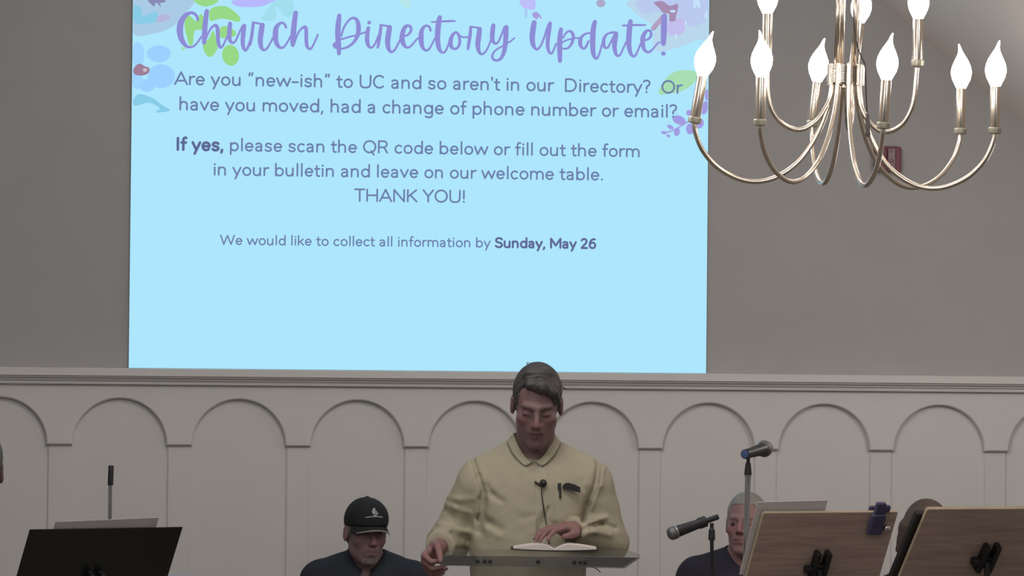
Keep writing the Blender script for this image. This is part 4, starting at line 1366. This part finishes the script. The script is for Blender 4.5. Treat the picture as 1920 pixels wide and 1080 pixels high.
def candle(cup, tilt, fwd, bend):
    """sleeve, cup and flame-tip bulb on a cup point; tilt leans the candle to +x"""
    ax = unit((math.sin(tilt), fwd, math.cos(tilt)))
    c = np.asarray(cup, float)
    m = MB(); m.lathe([(.004, -.004), (.0145, -.002), (.0155, .004), (.0155, .010), (.013, .012), (.0, .012)], c, ax, 20); smooth_by_angle(m.build('cup', M_NICKD, CH))
    m = MB(); m.lathe([(.0118, .010), (.0122, .012), (.0122, .105), (.0118, .107), (.0, .107)], c, ax, 24); sl_ = smooth_by_angle(m.build('candle_sleeve', M_NICK, CH))
    b = c + ax * .106
    prof = [(.0105, 0), (.0155, .010), (.0215, .022), (.0245, .034), (.0248, .042), (.0225, .054), (.0175, .066), (.0115, .077), (.0068, .086), (.0042, .094), (.0028, .102), (.0012, .108)]
    m = MB(); n = 20
    A = unit(np.cross(ax, (0, 1, 0))); B = np.cross(ax, A)
    v, f = [], []
    for (r, h) in prof:
        off = bend * max(0, h - .07) ** 1.5 * 1.0
        for k in range(n):
            t = 2 * math.pi * k / n
            v.append(b + ax * h + np.array([off, 0, 0]) + r * (math.cos(t) * A + math.sin(t) * B))
    for i in range(len(prof) - 1):
        for k in range(n):
            f.append((i * n + k, i * n + (k + 1) % n, (i + 1) * n + (k + 1) % n, (i + 1) * n + k))
    f += [tuple(range(n))[::-1], tuple((len(prof) - 1) * n + k for k in range(n))]
    m.add(v, f); m.build('bulb', M_BULB, CH, smooth=True)

RL = 284 * KC
LOWER = [  # photo column of the cup, row, angle (depth), candle lean, tip bend, row of the lowest point
    (1303, 225, 194, .17, 1, 343), (1426, 230, 236, .03, -1, 343), (1523, 231, 103, .11, 1, 345),
    (1657, 236, 285, .07, 1, 349), (1801, 245, 41, .02, -1, 352), (1866, 245, 346, .02, 1, 354)]
for (px, py, ang, lean, bend, low) in LOWER:
    x, z = cl(px, py)
    y = RL * math.sin(math.radians(ang))
    x, z = x + y * (px - 960) / F_PX, z + y * (PITCH + (540 - py) / F_PX)
    cup = np.array([x, y, z - .005])
    h = unit((x, y, 0)); R = math.hypot(x, y)
    zl = cl(px * .5 + 1585 * .5, low)[1]
    k = (zl) / -.245
    pts = [(.033, .004), (.036, -.03), (.046, -.078), (.070, -.138), (.106, -.192), (.152, -.228), (.198, -.243), (.246, -.238), (.296, -.212), (.332, -.172), (.350, -.130)]
    tz = y * (PITCH + (540 - low) / F_PX) / R
    q = [h * (a / .353 * R if i > 1 else a) + np.array([0, 0, b * k + (a / .353 * R * tz if i > 1 else 0)]) for i, (a, b) in enumerate(pts)] + [cup + np.array([0, 0, -.002])]
    q[-2][2] = min(q[-2][2], z - .02)
    m = MB(); m.tube(crom(q, 7), .0058, 12); m.build('arm', M_NICK, CH, smooth=True)
    candle(cup, lean - .034, .0, bend)
UPPER = [(1437, 108, 196, .02, 1, 245), (1720, 118, 338, .02, 1, 249), (1601, 122, 80, .12, 1, 240)]
for (px, py, ang, lean, bend, low) in UPPER:
    x, z = cl(px, py)
    y = .175 * math.sin(math.radians(ang))
    x, z = x + y * (px - 960) / F_PX, z + y * (PITCH + (540 - py) / F_PX)
    cup = np.array([x, y, z - .005])
    h = unit((x, y, 0)); R = math.hypot(x, y)
    zl = cl(px * .5 + 1585 * .5, low)[1]
    k = zl / -.106
    pts = [(.030, .004), (.033, -.022), (.042, -.052), (.062, -.083), (.092, -.104), (.120, -.104), (.148, -.088), (.168, -.058), (.176, -.022)]
    q = [h * (a / .180 * R if i > 1 else a) + np.array([0, 0, b * k]) for i, (a, b) in enumerate(pts)] + [cup + np.array([0, 0, -.002])]
    m = MB(); m.tube(crom(q, 7), .0058, 12); m.build('arm', M_NICK, CH, smooth=True)
    candle(cup, lean - .034, .0, bend)
# wires looping past the hub and the hanging pull
cm_ = MB(); q = [(1596, 20), (1598, 55), (1604, 90), (1611, 108), (1618, 124), (1620, 150), (1621, 185), (1623, 212)]
cm_.tube(crom([np.array([cl(*k)[0], -.046, cl(*k)[1]]) for k in q], 5), .0016, 6); cord = cm_.build('cord', M_CORD, CH, smooth=True)
a, b = cl(1623.5, 214), cl(1625, 258)
pm_ = MB(); pm_.lathe([(.001, 0), (.004, .004), (.0052, .02), (.005, .044), (.006, .052), (.003, .056)], (a[0], -.046, a[1]), (b[0] - a[0], 0, b[1] - a[1]), 12); pm_.build('pull_weight', mat('pull_grey', (92, 84, 84), 0.7, noise=0.05), CH, smooth=True)

# ------------------------------------------------------------------ fire alarm on the wall
M_RED = mat('alarm_red_plastic', (122, 66, 74), 0.5, noise=0.04, scale=40)
M_LENS = mat('alarm_clear_lens', (150, 132, 136), 0.3, noise=0.03)
fa0, fa1 = wall_pt(1637, 275), wall_pt(1687, 324)
fw, fh = fa1[0] - fa0[0], fa0[2] - fa1[2]
fc = np.array([(fa0[0] + fa1[0]) / 2, WALL_Y, (fa0[2] + fa1[2]) / 2])
FA = MB().box(fc + (0, -.015, 0), (fw, .03, fh), bev=.005).build('fire_alarm', M_RED, origin=fc)
tag(FA, 'red fire alarm unit with pale strip on the wall behind the chandelier arms', 'fire alarm')
lx = wall_pt(1668, 300)[0]
MB().box((lx, WALL_Y - .036, fc[2]), (fw * .26, .014, fh * .86), bev=.004).build('strobe_lens', M_LENS, FA, origin=fc)
MB().box((lx - fw * .30, WALL_Y - .034, fc[2]), (fw * .26, .008, fh * .84), bev=.003).build('horn_cover', M_RED, FA, origin=fc)
fl = Flat()
for k, ch in enumerate('FIRE'):
    s_ = .0000205 * fh / .096 * 1.15
    ox = lx - GL[ch][0] * s_ / 2
    oz = fc[2] + fh * (.21 - .195 * k) 
    for stx in GL[ch][1]:
        fl.ribbon([(q[0], q[1]) for q in stx], 110, 0, lambda x, y, off: np.array([ox + x * s_, WALL_Y - .0436, oz + y * s_]))
fl.build('lettering', M_RED, FA, origin=fc, fix=False)

# ------------------------------------------------------------------ lectern, book
M_ACR = acrylic('clear_acrylic', (236, 236, 233), 0.93)
M_ACRG = acrylic('smoked_acrylic_edge', (196, 194, 192), 0.88)
M_ACRD = mat('acrylic_bracket_grey', (54, 54, 58), 0.3, noise=0.06, scale=30)
M_BOLT = mat('dark_bolt', (48, 48, 52), 0.4, metal=0.6)
lo = SP.location
D_L = 11.9
def LP(px, py, d=D_L): return P(px, py, d)
lc = P(1012, 1045, 12.06); lc0 = np.array([lc[0], lc[1], 0.0])
LE = empty('lectern', lc0, RZ)
tag(LE, 'clear acrylic lectern with a shallow top, the yellow-shirted speaker standing behind it', 'lectern')
hx_, fy_ = np.array([math.cos(RZ), math.sin(RZ), 0]), np.array([-math.sin(RZ), math.cos(RZ), 0])
zt = float(np.mean([P(840, 1036, D_L)[2], P(1190, 1040, D_L)[2]]))
def at_depth(px, d): 
    p = P(px, 1040, d); return np.array([p[0], p[1], 0])
def lev(px, d, z): return at_depth(px, d) + np.array([0, 0, z])
pl = [lev(832, D_L, zt), lev(1200, D_L, zt), lev(1178, 12.15, zt), lev(846, 12.15, zt)]
MB().prism([p - np.array([0, 0, .010]) for p in pl], (0, 0, .010)).build('top_plate', M_ACR, LE, origin=lc0, rz=RZ)
kz = D_L / F_PX
zl_ = zt - .010
lip = [lev(830, D_L, zl_), lev(1201, D_L, zl_), lev(1172, D_L, zl_ - 20 * kz), lev(826, D_L, zl_ - 18 * kz)]
MB().prism(lip, fy_ * .012).build('front_lip', M_ACRG, LE, origin=lc0, rz=RZ)
for (x0, x1, x0b, x1b) in ((834, 893, 832, 893), (1098, 1196, 1098, 1168)):
    q = [lev(x0, D_L + .014, zl_), lev(x1, D_L + .014, zl_), lev(x1b, D_L + .014, zl_ - 18.5 * kz), lev(x0b, D_L + .014, zl_ - 17 * kz)]
    MB().prism(q, fy_ * .02).build('end_bracket', M_ACRD, LE, origin=lc0, rz=RZ)
for px in (896, 909, 919, 1009, 1077, 1088, 1097):
    c = lev(px, D_L - .001, zl_ - 9 * kz)
    MB().lathe([(0, -.002), (.0062, -.001), (.0062, .012), (0, .012)], c, fy_, 12).build('bolt', M_BOLT, LE, origin=lc0, rz=RZ)
for px in (886, 1093):
    MB().prism([lev(px, D_L + .05, 0.02), lev(px + 5, D_L + .05, 0.02), lev(px + 5, D_L + .05, zl_), lev(px, D_L + .05, zl_)], fy_ * .10).build('side_panel', M_ACR, LE, origin=lc0, rz=RZ)
MB().prism([lev(890, D_L + .05, 0.02), lev(1093, D_L + .05, 0.02), lev(1093, D_L + .05, zl_), lev(890, D_L + .05, zl_)], fy_ * .008).build('front_panel', M_ACR, LE, origin=lc0, rz=RZ)
MB().prism([lev(860, D_L, 0.0), lev(1130, D_L, 0.0), lev(1130, 12.07, 0.0), lev(870, 12.07, 0.0)], (0, 0, .02)).build('base', M_ACR, LE, origin=lc0, rz=RZ)
w_ = MB(); q = [(1096, 1061), (1108, 1062), (1119, 1067), (1126, 1073)]
w_.tube(crom([P(x, y, D_L + .02) for x, y in q], 5), .0016, 6); w_.build('lamp_wire', M_CORD, LE, origin=lc0, rz=RZ, smooth=True)

# open book
M_COVER = mat('book_cover_black', (28, 27, 28), 0.6, noise=0.05)
M_PAGE = mat('book_paper', (206, 198, 192), 0.8, noise=0.03, scale=40)
D_B = 12.0
kb = D_B / F_PX
bo = lev(1040, D_B + .07, zt + .0015)
BK = empty('book', bo, RZ)
tag(BK, 'open book with black cover lying on the clear lectern top under a hand', 'book')
def bl(px): return (px - 1040) * kb
cv = MB(); n = 16; V = []; Fc = []
for i in range(n + 1):
    x = bl(957) + (bl(1122) - bl(957)) * i / n
    z = .001 + .004 * (abs(x) / .13) ** 2
    for (y, dz) in ((-.08, 0), (.08, 0), (.08, .003), (-.08, .003)):
        V.append((x, y, z + dz))
for i in range(n):
    for k in range(4):
        Fc.append((4 * i + k, 4 * i + (k + 1) % 4, 4 * i + 4 + (k + 1) % 4, 4 * i + 4 + k))
Fc += [(0, 1, 2, 3), tuple(4 * n + k for k in (3, 2, 1, 0))]
cv.add(V, Fc).build('cover', M_COVER, BK, smooth=False)
for s, x1 in ((-1, bl(962)), (1, bl(1118))):
    V, Fc = [], []
    for i in range(n + 1):
        u = i / n
        x = x1 * u
        zt_ = .006 + .019 * math.sin(min(1, u * 2.4) * math.pi / 2) * (1 - u ** 1.6 * .78)
        zb_ = .0045 + .004 * (abs(x) / .13) ** 2
        for (y, z) in ((-.076, zb_), (.076, zb_), (.076, max(zt_, zb_ + .001)), (-.076, max(zt_, zb_ + .001))):
            V.append((x, y, z))
    for i in range(n):
        for k in range(4):
            Fc.append((4 * i + k, 4 * i + (k + 1) % 4, 4 * i + 4 + (k + 1) % 4, 4 * i + 4 + k))
    Fc += [(0, 1, 2, 3), tuple(4 * n + k for k in (3, 2, 1, 0))]
    smooth_by_angle(MB().add(V, Fc).build('pages', M_PAGE, BK), 40)

# ------------------------------------------------------------------ music stands
def wood_mat():
    m = bpy.data.materials.new('walnut_board')
    m.use_nodes = True
    nt = m.node_tree; b = nt.nodes['Principled BSDF']; b.inputs['Roughness'].default_value = 0.6
    tc = nt.nodes.new('ShaderNodeTexCoord'); mp = nt.nodes.new('ShaderNodeMapping'); mp.inputs['Scale'].default_value = (1.2, 1.2, 16)
    nz = nt.nodes.new('ShaderNodeTexNoise'); nz.inputs['Scale'].default_value = 5; nz.inputs['Detail'].default_value = 8; nz.inputs['Distortion'].default_value = .6
    r = nt.nodes.new('ShaderNodeValToRGB')
    r.color_ramp.elements[0].position, r.color_ramp.elements[1].position = .3, .75
    r.color_ramp.elements[0].color, r.color_ramp.elements[1].color = lin((152, 132, 123)), lin((180, 159, 148))
    nt.links.new(tc.outputs['Object'], mp.inputs[0]); nt.links.new(mp.outputs[0], nz.inputs['Vector'])
    nt.links.new(nz.outputs['Fac'], r.inputs[0]); nt.links.new(r.outputs[0], b.inputs['Base Color'])
    return m
M_WOOD = wood_mat()
M_WEDGE = mat('board_edge_pale', (172, 155, 132), 0.6, noise=0.05)
M_STAND = mat('stand_black_gloss', (25, 27, 27), 0.22, noise=0.03)
M_STEEL = mat('stand_black_steel', (34, 34, 36), 0.45, metal=0.3, noise=0.04)
M_PAPER = mat('sheet_paper', (168, 162, 163), 0.8, noise=0.02)

def desk_axes(phi, theta):
    w = np.array([math.cos(phi), math.sin(phi), 0]); n = np.array([math.sin(phi), -math.cos(phi), 0])
    c, s = math.cos(RZ), math.sin(RZ)
    Rz = np.array([[c, -s, 0], [s, c, 0], [0, 0, 1]])
    w, n = Rz @ w, Rz @ n
    dn = np.array([0, 0, -math.cos(theta)]) - n * math.sin(theta)      # down along the board
    out = np.cross(w, dn); out = out if out @ n > 0 else -out          # back of the board, towards the camera
    return w, dn, out
def board(mb, tl, w, dn, out, x0, x1, y0, y1, z0, z1, bev=.002):
    c = tl + w * (x0 + x1) / 2 + dn * (y0 + y1) / 2 + out * (z0 + z1) / 2
    return mb.box(c, (x1 - x0, y1 - y0, z1 - z0), R=np.array([w, dn, out]), bev=bev)
def music_stand(tl_px, d, phi, theta, W, H, label, wood):
    tl = P(tl_px[0], tl_px[1], d)
    w, dn, out = desk_axes(phi, theta)
    mid = tl + w * W / 2 + dn * H * .52
    foot = np.array([mid[0], mid[1], 0]) - out * np.array([1, 1, 0]) * 0.0
    root = empty('music_stand', foot, RZ)
    tag(root, label, 'music stand', 'music stands with wooden boards' if wood else None)
    k = dict(parent=root, origin=foot, rz=RZ)
    board(MB(), tl, w, dn, out, 0, W, 0, H, -.012 if wood else -.003, 0, bev=.0015).build('desk', M_WOOD if wood else M_STAND, **k)
    if wood:
        board(MB(), tl, w, dn, out, 0, W, -.004, .0, -.012, 0, bev=.001).build('top_edge', M_WEDGE, **k)
        board(MB(), tl, w, dn, out, -.003, .0, .0, H, -.012, 0, bev=.001).build('side_edge', M_WEDGE, **k)
    board(MB(), tl, w, dn, out, 0, W, H - .01, H, -.06, 0, bev=.002).build('shelf', M_WOOD if wood else M_STAND, **k)
    # bracket: two lugs, a clamp block and a knob
    yb = .125 if wood else .15
    br = MB()
    for s in (-1, 1):
        board(br, tl, w, dn, out, W / 2 + s * .018 - .008, W / 2 + s * .018 + .008, yb, yb + .10, 0, .03, bev=.003)
    board(br, tl, w, dn, out, W / 2 - .026, W / 2 + .026, yb + .045, yb + .085, 0, .022, bev=.003)
    br.build('bracket', M_STEEL, **k)
    c = tl + w * (W / 2 - .036) + dn * (yb + .062) + out * .015
    MB().lathe([(.003, -.012), (.013, -.01), (.013, .008), (.004, .012), (.004, .03)], c, w, 16).build('knob', M_STEEL, **k)
    p0 = tl + w * W / 2 + dn * (yb + .06) + out * .02
    MB().tube([p0, p0 - np.array([0, 0, .05]), np.array([p0[0], p0[1], .52])], .009, 12).build('pole', M_STEEL, **k)
    MB().tube([np.array([p0[0], p0[1], .56]), np.array([p0[0], p0[1], .06])], .013, 12).build('lower_tube', M_STEEL, **k)
    for j in range(3):
        t = 2 * math.pi * j / 3 + .4
        e = np.array([math.cos(t), math.sin(t), 0])
        b = np.array([p0[0], p0[1], 0])
        MB().tube(crom([b + (0, 0, .12), b + e * .1 + (0, 0, .075), b + e * .24 + (0, 0, .009)], 4), .009, 8).build('leg', M_STEEL, **k)
    return root, tl, w, dn, out

R = math.radians
bs = music_stand((56, 993), 11.8, R(33), R(31), .515, .34, 'black metal music stand with papers at the lower left', False)
ws1 = music_stand((1433, 964), 11.8, R(24), R(29), .455, .36, 'wooden-backed music stand with blue clip on its top edge', True)
ws2 = music_stand((1740, 957), 11.35, R(22), R(40), .50, .36, 'wooden-backed music stand cut off by the right edge of the frame', True)
def papers(st, x0, x1, y0, y1, off, name, label, m=None, thick=.004, cat='sheet music', skew=0.0):
    root, tl, w, dn, out = st
    w2 = unit(w + dn * skew); dn2 = unit(dn - w * skew)
    c = tl + w * (x0 + x1) / 2 + dn * (y0 + y1) / 2 - out * off
    o = MB().box(c, (x1 - x0, y1 - y0, thick), R=np.array([w2, dn2, out])).build(name, m or M_PAPER, origin=c, rz=RZ)
    return tag(o, label, cat)
papers(bs, .085, .430, -.026, .20, .008, 'sheet_music', 'white sheet music rising above the top of the black music stand', thick=.002, skew=-.028)
papers(ws1, -.020, .215, -.034, .22, .018, 'sheet_music', 'white sheets sticking up behind the left part of the first wooden stand', mat('sheet_paper_white', (204, 198, 197), 0.8, noise=0.02), thick=.002, skew=-.02)
papers(ws2, -.020, .17, .03, .30, .024, 'folder', 'narrow black folder edge showing left of the right-hand wooden stand', M_BLACK, .016, 'folder')

# blue spring clip on the first wooden board
root, tl, w, dn, out = ws1
M_BLUE = mat('clip_navy_plastic', (62, 60, 92), 0.45, noise=0.06)
M_CHR = mat('chrome', (200, 200, 204), 0.12, metal=1.0, noise=0.02)
x = .385
co = tl + w * x
CL = board(MB(), tl, w, dn, out, x - .026, x + .022, -.006, .066, .004, .022, bev=.004)
CL = CL.build('stand_clip', M_BLUE, origin=co, rz=RZ)
tag(CL, 'navy blue plastic clip gripping the top edge of the wooden music stand', 'clip')
board(MB(), tl, w, dn, out, x - .018, x + .014, -.042, -.004, .0, .016, bev=.003).build('handle', M_BLUE, CL, origin=co, rz=RZ)
board(MB(), tl, w, dn, out, x + .012, x + .034, -.030, -.008, -.002, .012, bev=.003).build('lever', M_BLUE, CL, origin=co, rz=RZ)
board(MB(), tl, w, dn, out, x - .020, x + .018, -.012, .05, -.028, -.014, bev=.003).build('rear_jaw', M_BLUE, CL, origin=co, rz=RZ)
c = tl + w * (x + .038) + dn * .046 + out * .012
MB().lathe([(0, -.012), (.009, -.01), (.011, 0), (.009, .01), (0, .012)], c, w, 14).build('screw_knob', M_CHR, CL, origin=co, rz=RZ, smooth=True)

# ------------------------------------------------------------------ microphones and their stands
M_GRILLE = mat('mic_grille_grey', (112, 112, 114), 0.4, metal=0.6, noise=0.2, scale=400, bump=0.4)
M_MIC = mat('mic_body_charcoal', (44, 44, 46), 0.4, metal=0.2, noise=0.04)
M_MBLUE = mat('mic_end_blue', (66, 84, 128), 0.4, noise=0.04)
def stand_base(root, org, p, r=.11):
    MB().lathe([(0, 0), (r, 0), (r, .012), (r * .9, .018), (.02, .026), (.014, .05), (0, .05)], (p[0], p[1], 0), (0, 0, 1), 32).build('base', M_STEEL, root, origin=org, rz=RZ)
def pole_stand(name, top_px, bot_px, d, r, m, label, cat, lower_r=None):
    a, b = P(*top_px, d), P(*bot_px, d)
    u = (b - a) / (a[2] - b[2])
    f = a + u * a[2]
    org = np.array([f[0], f[1], 0])
    root = empty(name, org, RZ)
    tag(root, label, cat)
    z1 = .75
    MB().tube([a, a + u * (a[2] - z1)], r, 16).build('upper_tube', m, root, origin=org, rz=RZ, smooth=False)
    smooth_by_angle(root.children[-1])
    MB().tube([a + u * (a[2] - z1 - .03), a + u * (a[2] - .03)], r * 1.4, 16).build('lower_tube', m, root, origin=org, rz=RZ)
    stand_base(root, org, f)
    return root, a, u, org
# chrome stand with the vocal microphone
ms, a, u, org = pole_stand('microphone_stand', (1402.5, 893), (1397.5, 1080), 12.35, .0095, M_CHR, 'chrome microphone stand in front of the silver-haired person', 'microphone stand')
MB().lathe([(.0098, -.004), (.0104, 0), (.0104, .006), (.008, .008)], a, (0, 0, 1), 16).build('collar_ring', M_CHR, ms, origin=org, rz=RZ)
k9 = 12.35 / F_PX
MB().lathe([(.0118, .004), (.0116, .010), (.0085, .040), (.0055, .044), (.0055, .058), (.0, .058)], a, (0, 0, 1), 20).build('clip', M_BLACK, ms, origin=org, rz=RZ)
t0, t1 = P(1398, 851.5, 12.31), P(1429, 842.5, 12.44)
ax = unit(t1 - t0); Lm = np.linalg.norm(t1 - t0)
mc = MB().lathe([(.0, -.006), (.0148, -.004), (.0152, .0), (.0152, .03), (.0165, .06), (.0185, Lm - .02), (.0215, Lm - .004), (.0215, Lm), (0, Lm)], t0, ax, 24)
mo = t0 + ax * Lm / 2
MC = smooth_by_angle(mc.build('microphone', M_MIC, origin=mo, rz=RZ))
tag(MC, 'dark vocal microphone with blue tail end on top of the chrome stand', 'microphone')
MB().lathe([(0, -.0085), (.0105, -.008), (.0125, -.005), (.0125, -.003), (0, -.003)], t0, ax, 20).build('end_cap', M_MBLUE, MC, origin=mo, rz=RZ)
MB().lathe([(.0215, Lm), (.0245, Lm + .006), (.0255, Lm + .016), (.0255, Lm + .024), (.0235, Lm + .034), (.017, Lm + .044), (.007, Lm + .049), (0, Lm + .05)], t0, ax, 24).build('grille', M_GRILLE, MC, origin=mo, rz=RZ, smooth=True)
MB().lathe([(.0256, Lm + .014), (.0268, Lm + .016), (.0268, Lm + .021), (.0256, Lm + .023)], t0, ax, 24).build('band', M_CHR, MC, origin=mo, rz=RZ)
# black stand with the lowered microphone
ms2, a2, u2, org2 = pole_stand('microphone_stand', (1334.5, 1012), (1336, 1080), 11.95, .0058, M_STEEL, 'thin black microphone stand left of the chrome one', 'microphone stand')
MB().lathe([(.0095, -.002), (.0105, .004), (.0095, .03), (.006, .034), (.006, .050), (0, .050)], a2 - np.array([0, 0, 0.0]), (0, 0, 1), 16).build('clip', M_BLACK, ms2, origin=org2, rz=RZ)
g0, g1 = P(1266, 998, 11.92), P(1346, 969, 11.97)
ax = unit(g1 - g0); Lm = np.linalg.norm(g1 - g0)
mo = (g0 + g1) / 2
MC2 = smooth_by_angle(MB().lathe([(0, 0), (.0175, 0), (.0178, .01), (.016, .05), (.0145, .075), (.0152, .08), (.0152, .105), (.0085, .108), (.0085, Lm), (0, Lm)], g0, ax, 24).build('microphone', M_MIC, origin=mo, rz=RZ))
tag(MC2, 'black microphone tilted down to the left on the thin black stand', 'microphone')
MB().lathe([(.0178, .002), (.0195, -.001), (.0205, -.008), (.0195, -.016), (.014, -.022), (.006, -.0245), (0, -.025)], g0, ax, 24).build('grille', M_GRILLE, MC2, origin=mo, rz=RZ, smooth=True)
MB().lathe([(.0178, -.001), (.0202, .0), (.0202, .004), (.0178, .005)], g0, ax, 24).build('band', M_CHR, MC2, origin=mo, rz=RZ)
br = MB(); br.tube([g0 + ax * .082, g0 + ax * .104], .0172, 16, caps=False); br.build('holder', M_BLACK, ms2, origin=org2, rz=RZ)
# slim chrome pole behind the black music stand
ms3, a3, u3, org3 = pole_stand('microphone_stand', (206.8, 908), (206, 972), 12.6, .0062, M_CHR, 'slim chrome microphone stand rising behind the black music stand', 'microphone stand')
p0, p1 = P(207, 910, 12.6), P(208.5, 872, 12.6)
mo = (p0 + p1) / 2
MC3 = MB().lathe([(0, 0), (.0085, 0), (.0088, .003), (.0088, .059), (.0078, .063), (0, .064)], p0, p1 - p0, 20)
MC3 = smooth_by_angle(MC3.build('microphone', M_BLACK, origin=mo, rz=RZ))
tag(MC3, 'slim black pencil microphone upright on the slim chrome pole', 'microphone')

# ------------------------------------------------------------------ pale table top at the bottom edge
M_TAB = mat('table_white_laminate', (176, 176, 186), 0.5, noise=0.02)
M_YEL = mat('booklet_yellow', (160, 160, 112), 0.7, noise=0.04)
ta, tb = P(318, 1073.5, 13.5), P(452, 1079, 13.5)
wv = unit((tb - ta) * np.array([1, 1, 0])); dv = np.array([-wv[1], wv[0], 0])
tz = (ta[2] + tb[2]) / 2 - .002
t0_ = np.array([ta[0], ta[1], 0]) - wv * .1 
TB = empty('side_table', t0_ + wv * .2 - dv * .15, RZ)
tag(TB, 'high pale table whose top just shows at the bottom edge beside the black music stand', 'table')
to = np.array(TB.location)
q = [t0_ - dv * .32, t0_ + wv * .42 - dv * .32, t0_ + wv * .42, t0_]
zz = [tz + .002, tz - .007, tz - .007, tz + .002]
MB().prism([p + np.array([0, 0, z - .02]) for p, z in zip(q, zz)], (0, 0, .02)).build('table_top', M_TAB, TB, origin=to, rz=RZ)
for i, j in ((0.03, .03), (.39, .03), (.03, .29), (.39, .29)):
    c = t0_ + wv * i - dv * j
    MB().tube([c, c + np.array([0, 0, tz - .02])], .012, 10).build('leg', M_STEEL, TB, origin=to, rz=RZ)
